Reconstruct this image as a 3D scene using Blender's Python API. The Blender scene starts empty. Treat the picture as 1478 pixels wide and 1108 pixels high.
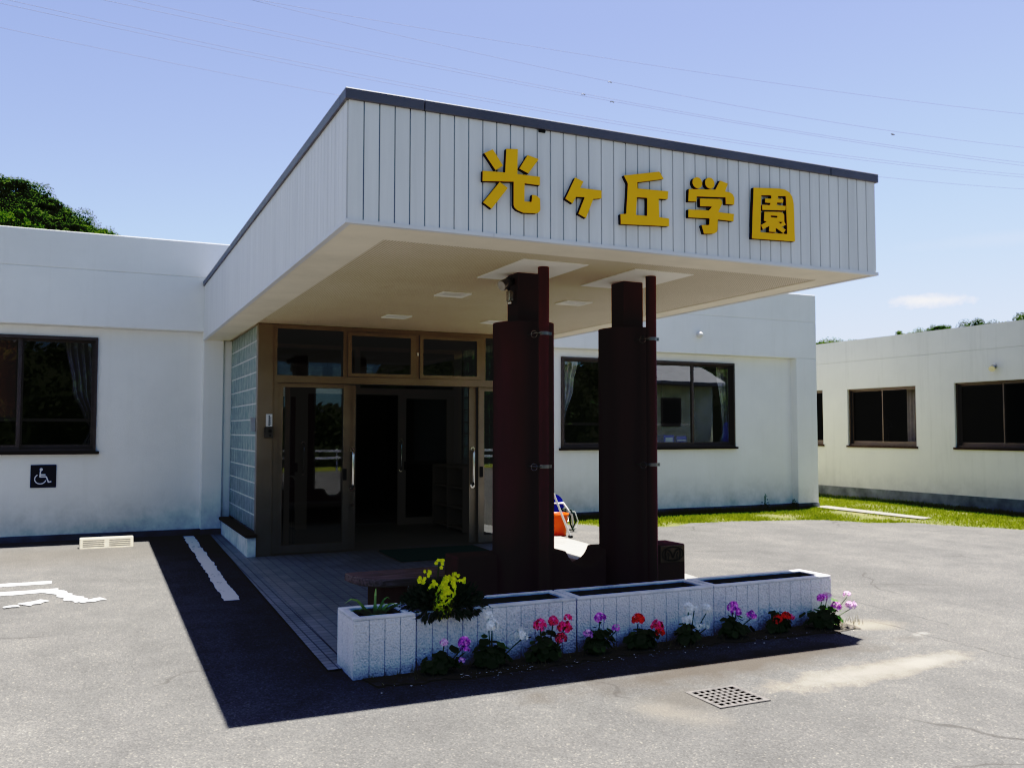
import bpy, bmesh, math, random
from mathutils import Vector, Matrix, noise
random.seed(7)
S = bpy.context.scene
COL = S.collection
R = math.radians
SL = 0.0128


def gz(y):
    return SL * (min(y, 13.0) - 5.0)


# ------------------------------------------------------------------ colour / material helpers
def lin(r, g, b):
    f = lambda c: (c / 255 / 12.92) if c / 255 <= 0.04045 else ((c / 255 + 0.055) / 1.055) ** 2.4
    return (f(r), f(g), f(b), 1)


class NT:
    def __init__(s, m):
        s.t = m.node_tree

    def n(s, typ, **kw):
        nd = s.t.nodes.new(typ)
        for k, v in kw.items():
            if k in nd.inputs:
                nd.inputs[k].default_value = v
            else:
                setattr(nd, k, v)
        return nd

    def l(s, a, b):
        s.t.links.new(a, b)

    def ramp(s, fac, stops):
        r = s.n('ShaderNodeValToRGB')
        e = r.color_ramp.elements
        while len(e) < len(stops):
            e.new(0.5)
        for el, (p, c) in zip(e, stops):
            el.position = p
            el.color = c if len(c) == 4 else (*c, 1)
        s.l(fac, r.inputs[0])
        return r.outputs[0]

    def mix(s, fac, a, b, mode='MIX'):
        m = s.n('ShaderNodeMix', data_type='RGBA', blend_type=mode)
        for sock, v in ((m.inputs[0], fac), (m.inputs[6], a), (m.inputs[7], b)):
            if isinstance(v, (int, float)):
                sock.default_value = v
            elif isinstance(v, tuple):
                sock.default_value = v
            else:
                s.l(v, sock)
        return m.outputs[2]

    def math(s, op, a, b=0.0, clamp=False):
        m = s.n('ShaderNodeMath', operation=op, use_clamp=clamp)
        for sock, v in ((m.inputs[0], a), (m.inputs[1], b)):
            if isinstance(v, (int, float)):
                sock.default_value = v
            else:
                s.l(v, sock)
        return m.outputs[0]

    def noise(s, vec, scale, detail=4, rough=0.55):
        n = s.n('ShaderNodeTexNoise', Scale=scale, Detail=detail, Roughness=rough)
        s.l(vec, n.inputs['Vector'])
        return n.outputs['Fac']


def newmat(name):
    m = bpy.data.materials.new(name)
    m.use_nodes = True
    m.node_tree.nodes.clear()
    t = NT(m)
    out = t.n('ShaderNodeOutputMaterial')
    b = t.n('ShaderNodeBsdfPrincipled')
    t.l(b.outputs[0], out.inputs[0])
    g = t.n('ShaderNodeNewGeometry')
    return m, t, b, g.outputs['Position'], out


def mk(name, col, rough=0.6, metal=0.0, var=0.12, vscale=6.0, bump=0.0, bscale=60.0, spec=0.5, dirt=0.0, stretch=None, island=0.0):
    m, t, b, pos, out = newmat(name)
    v = pos
    if stretch:
        mp = t.n('ShaderNodeMapping')
        mp.inputs['Scale'].default_value = stretch
        t.l(pos, mp.inputs['Vector'])
        v = mp.outputs[0]
    f = t.noise(v, vscale)
    dark = tuple(c * (1 - var) for c in col[:3]) + (1,)
    lite = tuple(min(1, c * (1 + var)) for c in col[:3]) + (1,)
    c = t.ramp(f, [(0.25, dark), (0.75, lite)])
    if dirt:
        f2 = t.noise(v, vscale * 0.35, 6, 0.7)
        fd = t.ramp(f2, [(0.5, (0, 0, 0)), (0.75, (dirt,) * 3)])
        c = t.mix(fd, c, (0.06, 0.05, 0.04, 1))
    if island:
        gi = t.n('ShaderNodeNewGeometry')
        c = t.mix(1.0, c, t.ramp(gi.outputs['Random Per Island'], [(0, (1 - island,) * 3), (1, (1 + island,) * 3)]), 'MULTIPLY')
    t.l(c, b.inputs['Base Color'])
    b.inputs['Roughness'].default_value = rough
    b.inputs['Metallic'].default_value = metal
    b.inputs['Specular IOR Level'].default_value = spec
    if bump:
        bn = t.noise(v if stretch else pos, bscale, 3)
        bp = t.n('ShaderNodeBump', Strength=bump, Distance=0.01)
        t.l(bn, bp.inputs['Height'])
        t.l(bp.outputs[0], b.inputs['Normal'])
    return m


M = {}
M['trim'] = mk('slate_trim', (0.19, 0.178, 0.185, 1), 0.5, 0.0, 0.1, 1.5)
M['panel'] = mk('white_siding', (0.79, 0.80, 0.80, 1), 0.5, 0, 0.07, 1.5, 0.04, 30, 0.4, 0.10, (9, 9, .5))
M['panel_gap'] = mk('siding_gap', (0.17, 0.19, 0.25, 1), 0.8)
M['drip'] = mk('drip_white', (0.75, 0.76, 0.78, 1), 0.4, 0, 0.05, 3)
M['plinth'] = mk('grey_plinth', (0.25, 0.255, 0.265, 1), 0.9, 0, 0.35, 3, 0.5, 30)
M['frame'] = mk('bronze_aluminium', (0.35, 0.298, 0.242, 1), 0.4, 0.35, 0.08, 2)
M['frame_win'] = mk('bronze_window_frame', (0.18, 0.15, 0.135, 1), 0.45, 0.3, 0.08, 2)
M['sill'] = mk('dark_sill', (0.07, 0.045, 0.04, 1), 0.5, 0, 0.2, 6)
M['maroon'] = mk('maroon_paint', (0.148, 0.060, 0.066, 1), 0.5, 0, 0.22, 2.2, 0.15, 90, 0.4, 0.15, (1, 1, .3))
M['maroon_wall'] = mk('maroon_wall', (0.22, 0.10, 0.098, 1), 0.8, 0, 0.2, 5, 0.5, 120, 0.3)
M['plaque'] = mk('bronze_plaque', (0.28, 0.22, 0.15, 1), 0.55, 0.4, 0.2, 15)
M['plaque_dark'] = mk('plaque_relief', (0.02, 0.016, 0.014, 1), 0.5, 0.3)
M['steel'] = mk('steel', (0.55, 0.54, 0.52, 1), 0.25, 1.0, 0.06, 20)
M['frame_inner'] = mk('bronze_inner', (0.66, 0.56, 0.45, 1), 0.5, 0.1, 0.08, 2)  # lighter copy of the frame bronze, brightened to show in the dim vestibule
M['lamp_metal'] = mk('lamp_metal', (0.26, 0.25, 0.235, 1), 0.35, 0.8, 0.08, 20)
M['liner'] = mk('dark_liner', (0.17, 0.165, 0.17, 1), 0.95, 0, 0.4, 8)
M['chrome'] = mk('chrome', (0.75, 0.74, 0.72, 1), 0.15, 1.0, 0.04, 20)
M['black'] = mk('black_plastic', (0.015, 0.015, 0.017, 1), 0.5)
M['pit_shade'] = mk('pit_dark', (0.003, 0.003, 0.003, 1), 1.0, spec=0.0)
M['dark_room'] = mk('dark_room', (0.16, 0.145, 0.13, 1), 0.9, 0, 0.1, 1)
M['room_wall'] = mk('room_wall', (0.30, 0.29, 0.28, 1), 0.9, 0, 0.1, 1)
M['yellow'] = mk('sign_yellow', (1.0, 0.54, 0.045, 1), 0.5, 0, 0.06, 3)
M['letter_side'] = mk('sign_return', (0.035, 0.022, 0.02, 1), 0.6)
M['navy'] = mk('navy_board', (0.012, 0.016, 0.075, 1), 0.4, 0, 0.1, 10)
M['symbol'] = mk('symbol_white', (0.75, 0.75, 0.8, 1), 0.5)
M['soil'] = mk('soil', (0.030, 0.024, 0.020, 1), 1.0, 0, 0.5, 14, 1.0, 60, 0.0)
M['weed_dirt'] = mk('dirt', (0.115, 0.10, 0.08, 1), 0.95, 0, 0.55, 16, 1.0, 70)
M['wood'] = mk('grey_wood', (0.31, 0.235, 0.185, 1), 0.8, 0, 0.35, 5, 0.4, 30, stretch=(1, 12, 12))
M['wood_red'] = mk('red_wood', (0.20, 0.08, 0.06, 1), 0.75, 0, 0.3, 5, 0.3, 30, stretch=(8, 8, 1))
M['mat'] = mk('green_mat', (0.025, 0.105, 0.092, 1), 0.95, 0, 0.2, 40, 0.8, 300)
M['wheelstop'] = mk('wheelstop_concrete', (0.42, 0.39, 0.32, 1), 0.9, 0, 0.12, 10, 0.4, 80)
M['iron'] = mk('grate_iron', (0.15, 0.14, 0.132, 1), 0.75, 0.2, 0.25, 20, 0.3, 120)
M['orange'] = mk('orange_plastic', (0.78, 0.13, 0.012, 1), 0.4)
M['white_plastic'] = mk('white_plastic', (0.72, 0.70, 0.66, 1), 0.4)
M['blue_plastic'] = mk('blue_plastic', (0.012, 0.035, 0.42, 1), 0.4)
M['hose'] = mk('hose_dark', (0.03, 0.05, 0.04, 1), 0.5)
M['hose_pale'] = mk('hose_pale', (0.5, 0.52, 0.48, 1), 0.5)
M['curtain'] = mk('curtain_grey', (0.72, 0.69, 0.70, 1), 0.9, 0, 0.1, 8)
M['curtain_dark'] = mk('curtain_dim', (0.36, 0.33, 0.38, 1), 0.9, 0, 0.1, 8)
M['blind'] = mk('blind_brown', (0.30, 0.185, 0.15, 1), 0.9, 0, 0.1, 3)
M['paper'] = mk('paper', (0.7, 0.7, 0.7, 1), 0.8)
M['concrete'] = mk('pale_concrete', (0.24, 0.225, 0.20, 1), 0.9, 0, 0.18, 5, 0.4, 60)
M['bark'] = mk('bark', (0.10, 0.075, 0.05, 1), 0.95, 0, 0.3, 8, 0.8, 20)
M['grout'] = mk('grout_white', (0.75, 0.76, 0.76, 1), 0.7)
M['wire'] = mk('wire', (0.22, 0.22, 0.30, 1), 0.6)
M['bird'] = mk('bird_dark', (0.03, 0.03, 0.035, 1), 0.8)
M['roof_tile'] = mk('roof_grey', (0.25, 0.26, 0.27, 1), 0.6, 0, 0.2, 4)
M['house_wall'] = mk('house_plaster', (0.9, 0.9, 0.66, 1), 0.9, 0, 0.15, 1.5)
M['rubber'] = mk('rubber', (0.02, 0.02, 0.02, 1), 0.8)
M['van_paint'] = mk('blue_paint', (0.02, 0.06, 0.35, 1), 0.25, 0.2)
M['cabinet'] = mk('cabinet_brown', (0.46, 0.38, 0.30, 1), 0.7, 0, 0.15, 3)
M['lamp_glass'] = mk('lamp_diffuser', (0.85, 0.82, 0.72, 1), 0.3)
M['stem'] = mk('stem_green', (0.10, 0.16, 0.05, 1), 0.7, island=0.3)
M['geranium'] = mk('geranium_leaf', (0.075, 0.145, 0.045, 1), 0.85, 0, 0.25, 25, spec=0.12, island=0.45)
M['dark_leaf'] = mk('snapdragon_leaf', (0.045, 0.085, 0.040, 1), 0.8, 0, 0.25, 25, island=0.5)
M['spider'] = mk('striped_leaf', (0.30, 0.38, 0.18, 1), 0.6, island=0.3)
M['petal_pink'] = mk('petal_pink', (0.80, 0.30, 0.76, 1), 0.6, 0, 0.15, 60, island=0.5)
M['petal_pale'] = mk('petal_pale', (0.92, 0.55, 0.84, 1), 0.6, 0, 0.15, 60, island=0.2)
M['petal_white'] = mk('petal_white', (0.96, 0.97, 0.97, 1), 0.6, 0, 0.05, 60, island=0.12)
M['petal_red'] = mk('petal_red', (0.95, 0.06, 0.05, 1), 0.6, 0, 0.2, 60, island=0.3)
M['petal_rose'] = mk('petal_rose', (0.95, 0.13, 0.28, 1), 0.6, 0, 0.2, 60, island=0.5)
M['petal_yellow'] = mk('petal_yellow', (0.84, 0.84, 0.06, 1), 0.6, 0, 0.1, 60, island=0.2)
M['debris'] = mk('fallen_bits', (0.6, 0.55, 0.45, 1), 0.8, island=0.4)
M['dry_grass'] = mk('dry_grass', (0.38, 0.32, 0.16, 1), 0.9, island=0.4)


def leaf_material(name, dark, lite, trans=0.25):
    m, t, b, pos, out = newmat(name)
    gi = t.n('ShaderNodeNewGeometry')
    oi = t.n('ShaderNodeObjectInfo')
    n1 = t.noise(pos, 0.6, 3)
    f = t.math('ADD', t.math('MULTIPLY', gi.outputs['Random Per Island'], 0.6), t.math('MULTIPLY', n1, 0.5))
    f = t.math('ADD', f, t.math('MULTIPLY', t.math('SUBTRACT', oi.outputs['Random'], 0.5), 0.25))
    c = t.ramp(f, [(0.2, dark), (0.85, lite)])
    t.l(c, b.inputs['Base Color'])
    b.inputs['Roughness'].default_value = 0.85
    b.inputs['Specular IOR Level'].default_value = 0.15
    tr = t.n('ShaderNodeBsdfTranslucent')
    t.l(t.mix(1.0, c, (1.2, 1.4, 0.5, 1), 'MULTIPLY'), tr.inputs['Color'])
    ms = t.n('ShaderNodeMixShader', Fac=trans)
    t.l(b.outputs[0], ms.inputs[1])
    t.l(tr.outputs[0], ms.inputs[2])
    t.l(ms.outputs[0], out.inputs[0])
    return m


M['leaf_dark'] = leaf_material('leaf_dark', (0.012, 0.026, 0.007, 1), (0.080, 0.115, 0.030, 1), 0.15)
M['leaf_mid'] = leaf_material('leaf_mid', (0.03, 0.06, 0.010, 1), (0.12, 0.165, 0.028, 1))
M['grass'] = leaf_material('grass_blade', (0.10, 0.135, 0.022, 1), (0.27, 0.29, 0.075, 1), 0.35)


# stucco walls: cream white, faint streaks below, dust near the ground
def stucco(name, base, warm, STK=0.14):
    m, t, b, pos, out = newmat(name)
    n1 = t.noise(pos, 1.1, 6, 0.65)
    c = t.ramp(n1, [(0.3, tuple(x * 0.93 for x in base[:3])), (0.7, base)])
    mp = t.n('ShaderNodeMapping')
    mp.inputs['Scale'].default_value = (5, 5, 0.35)
    t.l(pos, mp.inputs['Vector'])
    st = t.noise(mp.outputs[0], 1.6, 6, 0.7)
    c = t.mix(t.ramp(st, [(0.52, (0, 0, 0)), (0.80, (STK,) * 3)]), c, warm)
    sx = t.n('ShaderNodeSeparateXYZ')
    t.l(pos, sx.inputs[0])
    low = t.n('ShaderNodeMapRange')
    for k, v in zip((1, 2, 3, 4), (0.15, 0.75, 0.55, 0.0)):
        low.inputs[k].default_value = v
    t.l(sx.outputs[2], low.inputs[0])
    lf = t.math('MULTIPLY', low.outputs[0], t.ramp(t.noise(pos, 3.5, 6, 0.7), [(0.35, (0, 0, 0)), (0.7, (1, 1, 1))]))
    c = t.mix(lf, c, (0.36, 0.35, 0.31, 1))
    t.l(c, b.inputs['Base Color'])
    b.inputs['Roughness'].default_value = 0.85
    b.inputs['Specular IOR Level'].default_value = 0.25
    bp = t.n('ShaderNodeBump', Strength=0.55, Distance=0.004)
    t.l(t.noise(pos, 70, 3), bp.inputs['Height'])
    t.l(bp.outputs[0], b.inputs['Normal'])
    return m


M['wall'] = stucco('white_stucco', (0.92, 0.92, 0.905, 1), (0.60, 0.58, 0.50, 1))
M['wall_side'] = stucco('cream_stucco', (0.80, 0.785, 0.71, 1), (0.50, 0.49, 0.42, 1), 0.32)


# asphalt
def asphalt():
    m, t, b, pos, out = newmat('worn_asphalt')
    big = t.noise(pos, 0.35, 5, 0.6)
    mid = t.noise(pos, 2.6, 6, 0.65)
    fine = t.n('ShaderNodeTexVoronoi', Scale=120.0)
    t.l(pos, fine.inputs['Vector'])
    vf = t.n('ShaderNodeSeparateColor')
    t.l(fine.outputs['Color'], vf.inputs[0])
    c = t.ramp(big, [(0.3, (0.122, 0.120, 0.116)), (0.72, (0.155, 0.153, 0.147))])
    c = t.mix(0.75, c, t.ramp(mid, [(0.25, (0.75, 0.74, 0.73)), (0.75, (1.18, 1.17, 1.15))]), 'MULTIPLY')
    c = t.mix(0.85, c, t.ramp(vf.outputs[0], [(0.0, (0.68, 0.67, 0.66)), (0.55, (0.97, 0.97, 0.97)), (0.93, (1.14, 1.13, 1.10)), (1.0, (1.75, 1.7, 1.6))]), 'MULTIPLY')
    big_st = t.n('ShaderNodeTexVoronoi', Scale=34.0)
    t.l(pos, big_st.inputs['Vector'])
    vs = t.n('ShaderNodeSeparateColor')
    t.l(big_st.outputs['Color'], vs.inputs[0])
    chip = t.math('MULTIPLY', t.ramp(vs.outputs[1], [(0.965, (0, 0, 0)), (0.975, (1, 1, 1))]), t.ramp(big_st.outputs['Distance'], [(0.10, (1, 1, 1)), (0.3, (0, 0, 0))]))
    c = t.mix(chip, c, (0.26, 0.245, 0.21, 1))

    def zone(cx, cy, rx, ry, ang, soft, col, amt, nscale=2.0, nw=0.9):
        nonlocal c
        mp = t.n('ShaderNodeMapping', vector_type='TEXTURE')
        mp.inputs['Location'].default_value = (cx, cy, 0)
        mp.inputs['Rotation'].default_value = (0, 0, ang)
        mp.inputs['Scale'].default_value = (rx, ry, 1000)
        t.l(pos, mp.inputs['Vector'])
        ln = t.n('ShaderNodeVectorMath', operation='LENGTH')
        t.l(mp.outputs[0], ln.inputs[0])
        d = t.math('ADD', ln.outputs['Value'], t.math('MULTIPLY', t.math('SUBTRACT', t.noise(pos, nscale, 6, 0.65), 0.5), nw))
        f = t.ramp(d, [(1 - soft, (amt,) * 3), (1.0, (0, 0, 0))])
        c = t.mix(f, c, col)
    zone(3.8, 4.74, 1.7, 0.30, 0.06, 0.7, (0.080, 0.066, 0.051, 1), 0.85, 3.6, 1.5)      # brown silt in front of the planters
    zone(3.1, 4.27, 0.36, 0.30, 0.2, 0.7, (0.10, 0.088, 0.072, 1), 0.6, 5, 1.2)             # around the grate
    zone(2.86, 4.10, 0.20, 0.42, 0.5, 0.8, (0.21, 0.195, 0.165, 1), 0.55, 4, 1.2)        # pale rim, left of the grate
    zone(4.50, 4.27, 1.05, 0.20, 0.08, 0.8, (0.28, 0.252, 0.207, 1), 0.8, 5.5, 1.7)
    zone(5.0, 4.30, 0.42, 0.15, 0.1, 0.9, (0.31, 0.28, 0.23, 1), 0.6, 6, 1.8)
    zone(5.62, 4.86, 0.11, 0.05, 0.3, 0.8, (0.30, 0.29, 0.265, 1), 0.6, 14, 3.2)    # pale washed sand
    zone(5.45, 5.25, 0.45, 0.22, -0.25, 0.8, (0.25, 0.225, 0.18, 1), 0.8, 3.0, 1.0)    # sand by the planter end
    zone(-0.2, 11.6, 2.2, 1.2, 0.0, 0.8, (0.115, 0.102, 0.083, 1), 0.5, 1.0, 0.9)
    lane = t.n('ShaderNodeMapping')
    lane.inputs['Scale'].default_value = (0.9, 0.12, 1)
    lane.inputs['Rotation'].default_value = (0, 0, 0.6)
    t.l(pos, lane.inputs['Vector'])
    c = t.mix(0.55, c, t.ramp(t.noise(lane.outputs[0], 1.3, 4, 0.6), [(0.35, (0.84, 0.84, 0.84)), (0.62, (1.08, 1.08, 1.07))]), 'MULTIPLY')
    oil = t.n('ShaderNodeTexNoise', Scale=0.8, Detail=2.0)
    t.l(pos, oil.inputs['Vector'])
    c = t.mix(t.ramp(oil.outputs['Fac'], [(0.66, (0, 0, 0)), (0.74, (0.28,) * 3)]), c, (0.075, 0.072, 0.068, 1))
    # hairline cracks
    nv = t.n('ShaderNodeTexNoise', Scale=1.4, Detail=5.0)
    t.l(pos, nv.inputs['Vector'])
    wv = t.n('ShaderNodeVectorMath', operation='SCALE')
    wv.inputs['Scale'].default_value = 0.5
    t.l(nv.outputs['Color'], wv.inputs[0])
    ad = t.n('ShaderNodeVectorMath', operation='ADD')
    t.l(pos, ad.inputs[0])
    t.l(wv.outputs[0], ad.inputs[1])
    cr = t.n('ShaderNodeTexVoronoi', Scale=0.55, feature='DISTANCE_TO_EDGE')
    t.l(ad.outputs[0], cr.inputs['Vector'])
    cm = t.math('MULTIPLY', t.ramp(cr.outputs['Distance'], [(0.003, (1, 1, 1)), (0.008, (0, 0, 0))]), t.ramp(t.noise(pos, 0.5, 2), [(0.55, (0, 0, 0)), (0.62, (1, 1, 1))]))
    c = t.mix(t.math('MULTIPLY', cm, 0.65), c, (0.05, 0.045, 0.04, 1))
    # construction seams running toward the building
    sx = t.n('ShaderNodeSeparateXYZ')
    t.l(pos, sx.inputs[0])
    wob = t.math('MULTIPLY', t.math('SUBTRACT', t.noise(pos, 2.2, 4), 0.5), 0.16)
    for x0, ya, yb in ((5.62, 1.0, 5.35), (6.08, 5.0, 6.3)):
        dd = t.math('ABSOLUTE', t.math('SUBTRACT', t.math('ADD', sx.outputs[0], wob), x0))
        f1 = t.math('MULTIPLY', t.math('LESS_THAN', dd, 0.006), t.math('MULTIPLY', t.math('GREATER_THAN', sx.outputs[1], ya), t.math('LESS_THAN', sx.outputs[1], yb)))
        f1 = t.math('MULTIPLY', f1, t.ramp(t.noise(pos, 5, 2), [(0.3, (0.2,) * 3), (0.6, (0.8,) * 3)]))
        c = t.mix(f1, c, (0.035, 0.03, 0.026, 1))
    t.l(c, b.inputs['Base Color'])
    b.inputs['Roughness'].default_value = 0.88
    b.inputs['Specular IOR Level'].default_value = 0.3
    bp = t.n('ShaderNodeBump', Strength=0.7, Distance=0.006)
    t.l(t.math('ADD', fine.outputs['Distance'], t.math('MULTIPLY', mid, 0.8)), bp.inputs['Height'])
    t.l(bp.outputs[0], b.inputs['Normal'])
    return m


M['asphalt'] = asphalt()


def paint():
    m, t, b, pos, out = newmat('worn_road_paint')
    n1 = t.noise(pos, 22, 6, 0.75)
    n2 = t.noise(pos, 5, 3)
    f = t.math('ADD', n1, t.math('MULTIPLY', t.math('SUBTRACT', n2, 0.5), 0.6))
    c = t.ramp(f, [(0.30, (0.08, 0.08, 0.08)), (0.36, (0.62, 0.63, 0.65))])
    t.l(c, b.inputs['Base Color'])
    b.inputs['Roughness'].default_value = 0.8
    return m


M['paint'] = paint()


def tiles(name, col1, col2, mortar, size, rot=0.0):
    m, t, b, pos, out = newmat(name)
    mp = t.n('ShaderNodeMapping')
    mp.inputs['Rotation'].default_value = (0, 0, rot)
    t.l(pos, mp.inputs['Vector'])
    br = t.n('ShaderNodeTexBrick', offset=0.0, squash=1.0)
    br.inputs['Color1'].default_value = col1
    br.inputs['Color2'].default_value = col2
    br.inputs['Mortar'].default_value = mortar
    br.inputs['Scale'].default_value = 1.0
    br.inputs['Mortar Size'].default_value = 0.005
    br.inputs['Mortar Smooth'].default_value = 0.3
    br.inputs['Brick Width'].default_value = size
    br.inputs['Row Height'].default_value = size
    t.l(mp.outputs[0], br.inputs['Vector'])
    c = t.mix(0.7, br.outputs['Color'], t.ramp(t.noise(pos, 1.8, 6, 0.65), [(0.3, (0.72, 0.72, 0.72)), (0.7, (1.05, 1.05, 1.05))]), 'MULTIPLY')
    t.l(c, b.inputs['Base Color'])
    b.inputs['Roughness'].default_value = 0.5
    bp = t.n('ShaderNodeBump', Strength=0.5, Distance=0.003, invert=True)
    t.l(br.outputs['Fac'], bp.inputs['Height'])
    t.l(bp.outputs[0], b.inputs['Normal'])
    return m


M['tile'] = tiles('porch_tile', (0.36, 0.355, 0.325, 1), (0.40, 0.39, 0.352, 1), (0.25, 0.25, 0.24, 1), 0.10)
M['tile_edge'] = tiles('edge_tile', (0.33, 0.335, 0.32, 1), (0.38, 0.38, 0.355, 1), (0.17, 0.17, 0.165, 1), 0.075)


# perforated soffit board: rows of tiny holes
def soffit():
    m, t, b, pos, out = newmat('perforated_board')
    sc = t.n('ShaderNodeVectorMath', operation='SCALE')
    sc.inputs['Scale'].default_value = 1 / 0.022
    t.l(pos, sc.inputs[0])
    fr = t.n('ShaderNodeVectorMath', operation='FRACTION')
    t.l(sc.outputs[0], fr.inputs[0])
    sb = t.n('ShaderNodeVectorMath', operation='SUBTRACT')
    sb.inputs[1].default_value = (0.5, 0.5, 0.5)
    t.l(fr.outputs[0], sb.inputs[0])
    ml = t.n('ShaderNodeVectorMath', operation='MULTIPLY')
    ml.inputs[1].default_value = (1, 1, 0)
    t.l(sb.outputs[0], ml.inputs[0])
    ln = t.n('ShaderNodeVectorMath', operation='LENGTH')
    t.l(ml.outputs[0], ln.inputs[0])
    hole = t.ramp(ln.outputs['Value'], [(0.22, (1, 1, 1)), (0.27, (0, 0, 0))])
    n1 = t.noise(pos, 0.9, 5, 0.65)
    c = t.ramp(n1, [(0.3, (0.72, 0.635, 0.50)), (0.7, (0.80, 0.71, 0.565))])
    c = t.mix(t.ramp(t.noise(pos, 2.3, 6, 0.75), [(0.63, (0, 0, 0)), (0.8, (0.35,) * 3)]), c, (0.34, 0.26, 0.17, 1))
    c = t.mix(hole, c, (0.10, 0.08, 0.06, 1))
    t.l(c, b.inputs['Base Color'])
    b.inputs['Roughness'].default_value = 0.85
    return m


M['soffit'] = soffit()
M['soffit_edge'] = mk('soffit_edge', (0.88, 0.81, 0.66, 1), 0.8, 0, 0.08, 2.0, 0.1, 30, dirt=0.12)
M['soffit_white'] = mk('soffit_white', (0.93, 0.90, 0.80, 1), 0.7, 0, 0.05, 2)


# rough-cast planter
def roughcast():
    m, t, b, pos, out = newmat('white_roughcast')
    n1 = t.noise(pos, 2.2, 6, 0.7)
    c = t.ramp(n1, [(0.3, (0.86, 0.83, 0.86)), (0.7, (0.95, 0.92, 0.94))])
    vo = t.noise(pos, 85, 2, 0.5)
    c = t.mix(0.8, c, t.ramp(vo, [(0.33, (0.78, 0.78, 0.80)), (0.55, (1.04, 1.04, 1.04))]), 'MULTIPLY')
    sx = t.n('ShaderNodeSeparateXYZ')
    t.l(pos, sx.inputs[0])
    lowm = t.n('ShaderNodeMapRange')
    for k, v in zip((1, 2, 3, 4), (0.0, 0.09, 0.85, 0.0)):
        lowm.inputs[k].default_value = v
    t.l(sx.outputs[2], lowm.inputs[0])
    c = t.mix(t.math('MULTIPLY', lowm.outputs[0], t.noise(pos, 9, 5, 0.7)), c, (0.10, 0.09, 0.075, 1))
    sp = t.noise(pos, 38, 4, 0.8)
    c = t.mix(t.ramp(sp, [(0.68, (0, 0, 0)), (0.75, (0.7,) * 3)]), c, (0.12, 0.11, 0.10, 1))
    t.l(c, b.inputs['Base Color'])
    b.inputs['Roughness'].default_value = 0.85
    bp = t.n('ShaderNodeBump', Strength=1.0, Distance=0.012)
    t.l(vo, bp.inputs['Height'])
    t.l(bp.outputs[0], b.inputs['Normal'])
    return m


M['roughcast'] = roughcast()
M['planter_rim'] = mk('planter_rim', (0.80, 0.78, 0.80, 1), 0.8, 0, 0.15, 8, 0.3, 60, dirt=0.5)


def glass(name, tint, ior, gl_rough=0.0):
    m, t, b, pos, out = newmat(name)
    tr = t.n('ShaderNodeBsdfTransparent')
    tr.inputs[0].default_value = tint
    gl = t.n('ShaderNodeBsdfGlossy', Roughness=gl_rough)
    gl.inputs[0].default_value = (0.95, 0.97, 1, 1)
    bp = t.n('ShaderNodeBump', Strength=0.02, Distance=0.02)
    t.l(t.noise(pos, 1.6, 2), bp.inputs['Height'])
    t.l(bp.outputs[0], gl.inputs['Normal'])
    # two-sided Schlick reflectance, the same seen from indoors and outdoors
    f0 = ((ior - 1) / (ior + 1)) ** 2
    ge = t.n('ShaderNodeNewGeometry')
    dt = t.n('ShaderNodeVectorMath', operation='DOT_PRODUCT')
    t.l(ge.outputs['Incoming'], dt.inputs[0])
    t.l(ge.outputs['Normal'], dt.inputs[1])
    gl5 = t.math('POWER', t.math('SUBTRACT', 1.0, t.math('ABSOLUTE', dt.outputs['Value'], 0.0), True), 5.0)
    fr = t.math('ADD', t.math('MULTIPLY', gl5, 1 - f0), f0)
    ms = t.n('ShaderNodeMixShader')
    t.l(fr, ms.inputs[0])
    t.l(tr.outputs[0], ms.inputs[1])
    t.l(gl.outputs[0], ms.inputs[2])
    t.l(ms.outputs[0], out.inputs[0])
    return m


M['glass'] = glass('window_glass', (0.86, 0.87, 0.88, 1), 2.5)
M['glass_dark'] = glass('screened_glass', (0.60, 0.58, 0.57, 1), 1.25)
M['intercom'] = mk('intercom_steel', (0.22, 0.20, 0.18, 1), 0.45, 0.6)
M['groove'] = mk('wheelstop_groove', (0.13, 0.115, 0.088, 1), 0.9)
M['glass_door'] = glass('door_glass', (0.84, 0.85, 0.85, 1), 1.95)


def glassblock():
    m, t, b, pos, out = newmat('glass_block')
    mp = t.n('ShaderNodeMapping')
    mp.inputs['Scale'].default_value = (1, 14, 2.0)
    t.l(pos, mp.inputs['Vector'])
    n1 = t.noise(mp.outputs[0], 4, 3)
    c = t.ramp(n1, [(0.35, (0.60, 0.66, 0.64)), (0.7, (0.93, 0.97, 0.95))])
    b.inputs['Roughness'].default_value = 0.18
    t.l(c, b.inputs['Base Color'])
    bp = t.n('ShaderNodeBump', Strength=0.6, Distance=0.02)
    t.l(t.noise(mp.outputs[0], 5, 2), bp.inputs['Height'])
    t.l(bp.outputs[0], b.inputs['Normal'])
    tl = t.n('ShaderNodeBsdfTranslucent')
    t.l(c, tl.inputs[0])
    ms = t.n('ShaderNodeMixShader', Fac=0.35)
    t.l(b.outputs[0], ms.inputs[1])
    t.l(tl.outputs[0], ms.inputs[2])
    tp = t.n('ShaderNodeBsdfTransparent')
    tp.inputs[0].default_value = (0.85, 0.95, 0.95, 1)
    m2 = t.n('ShaderNodeMixShader', Fac=0.20)
    t.l(ms.outputs[0], m2.inputs[1])
    t.l(tp.outputs[0], m2.inputs[2])
    t.l(m2.outputs[0], out.inputs[0])
    return m


M['block'] = glassblock()


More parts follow.
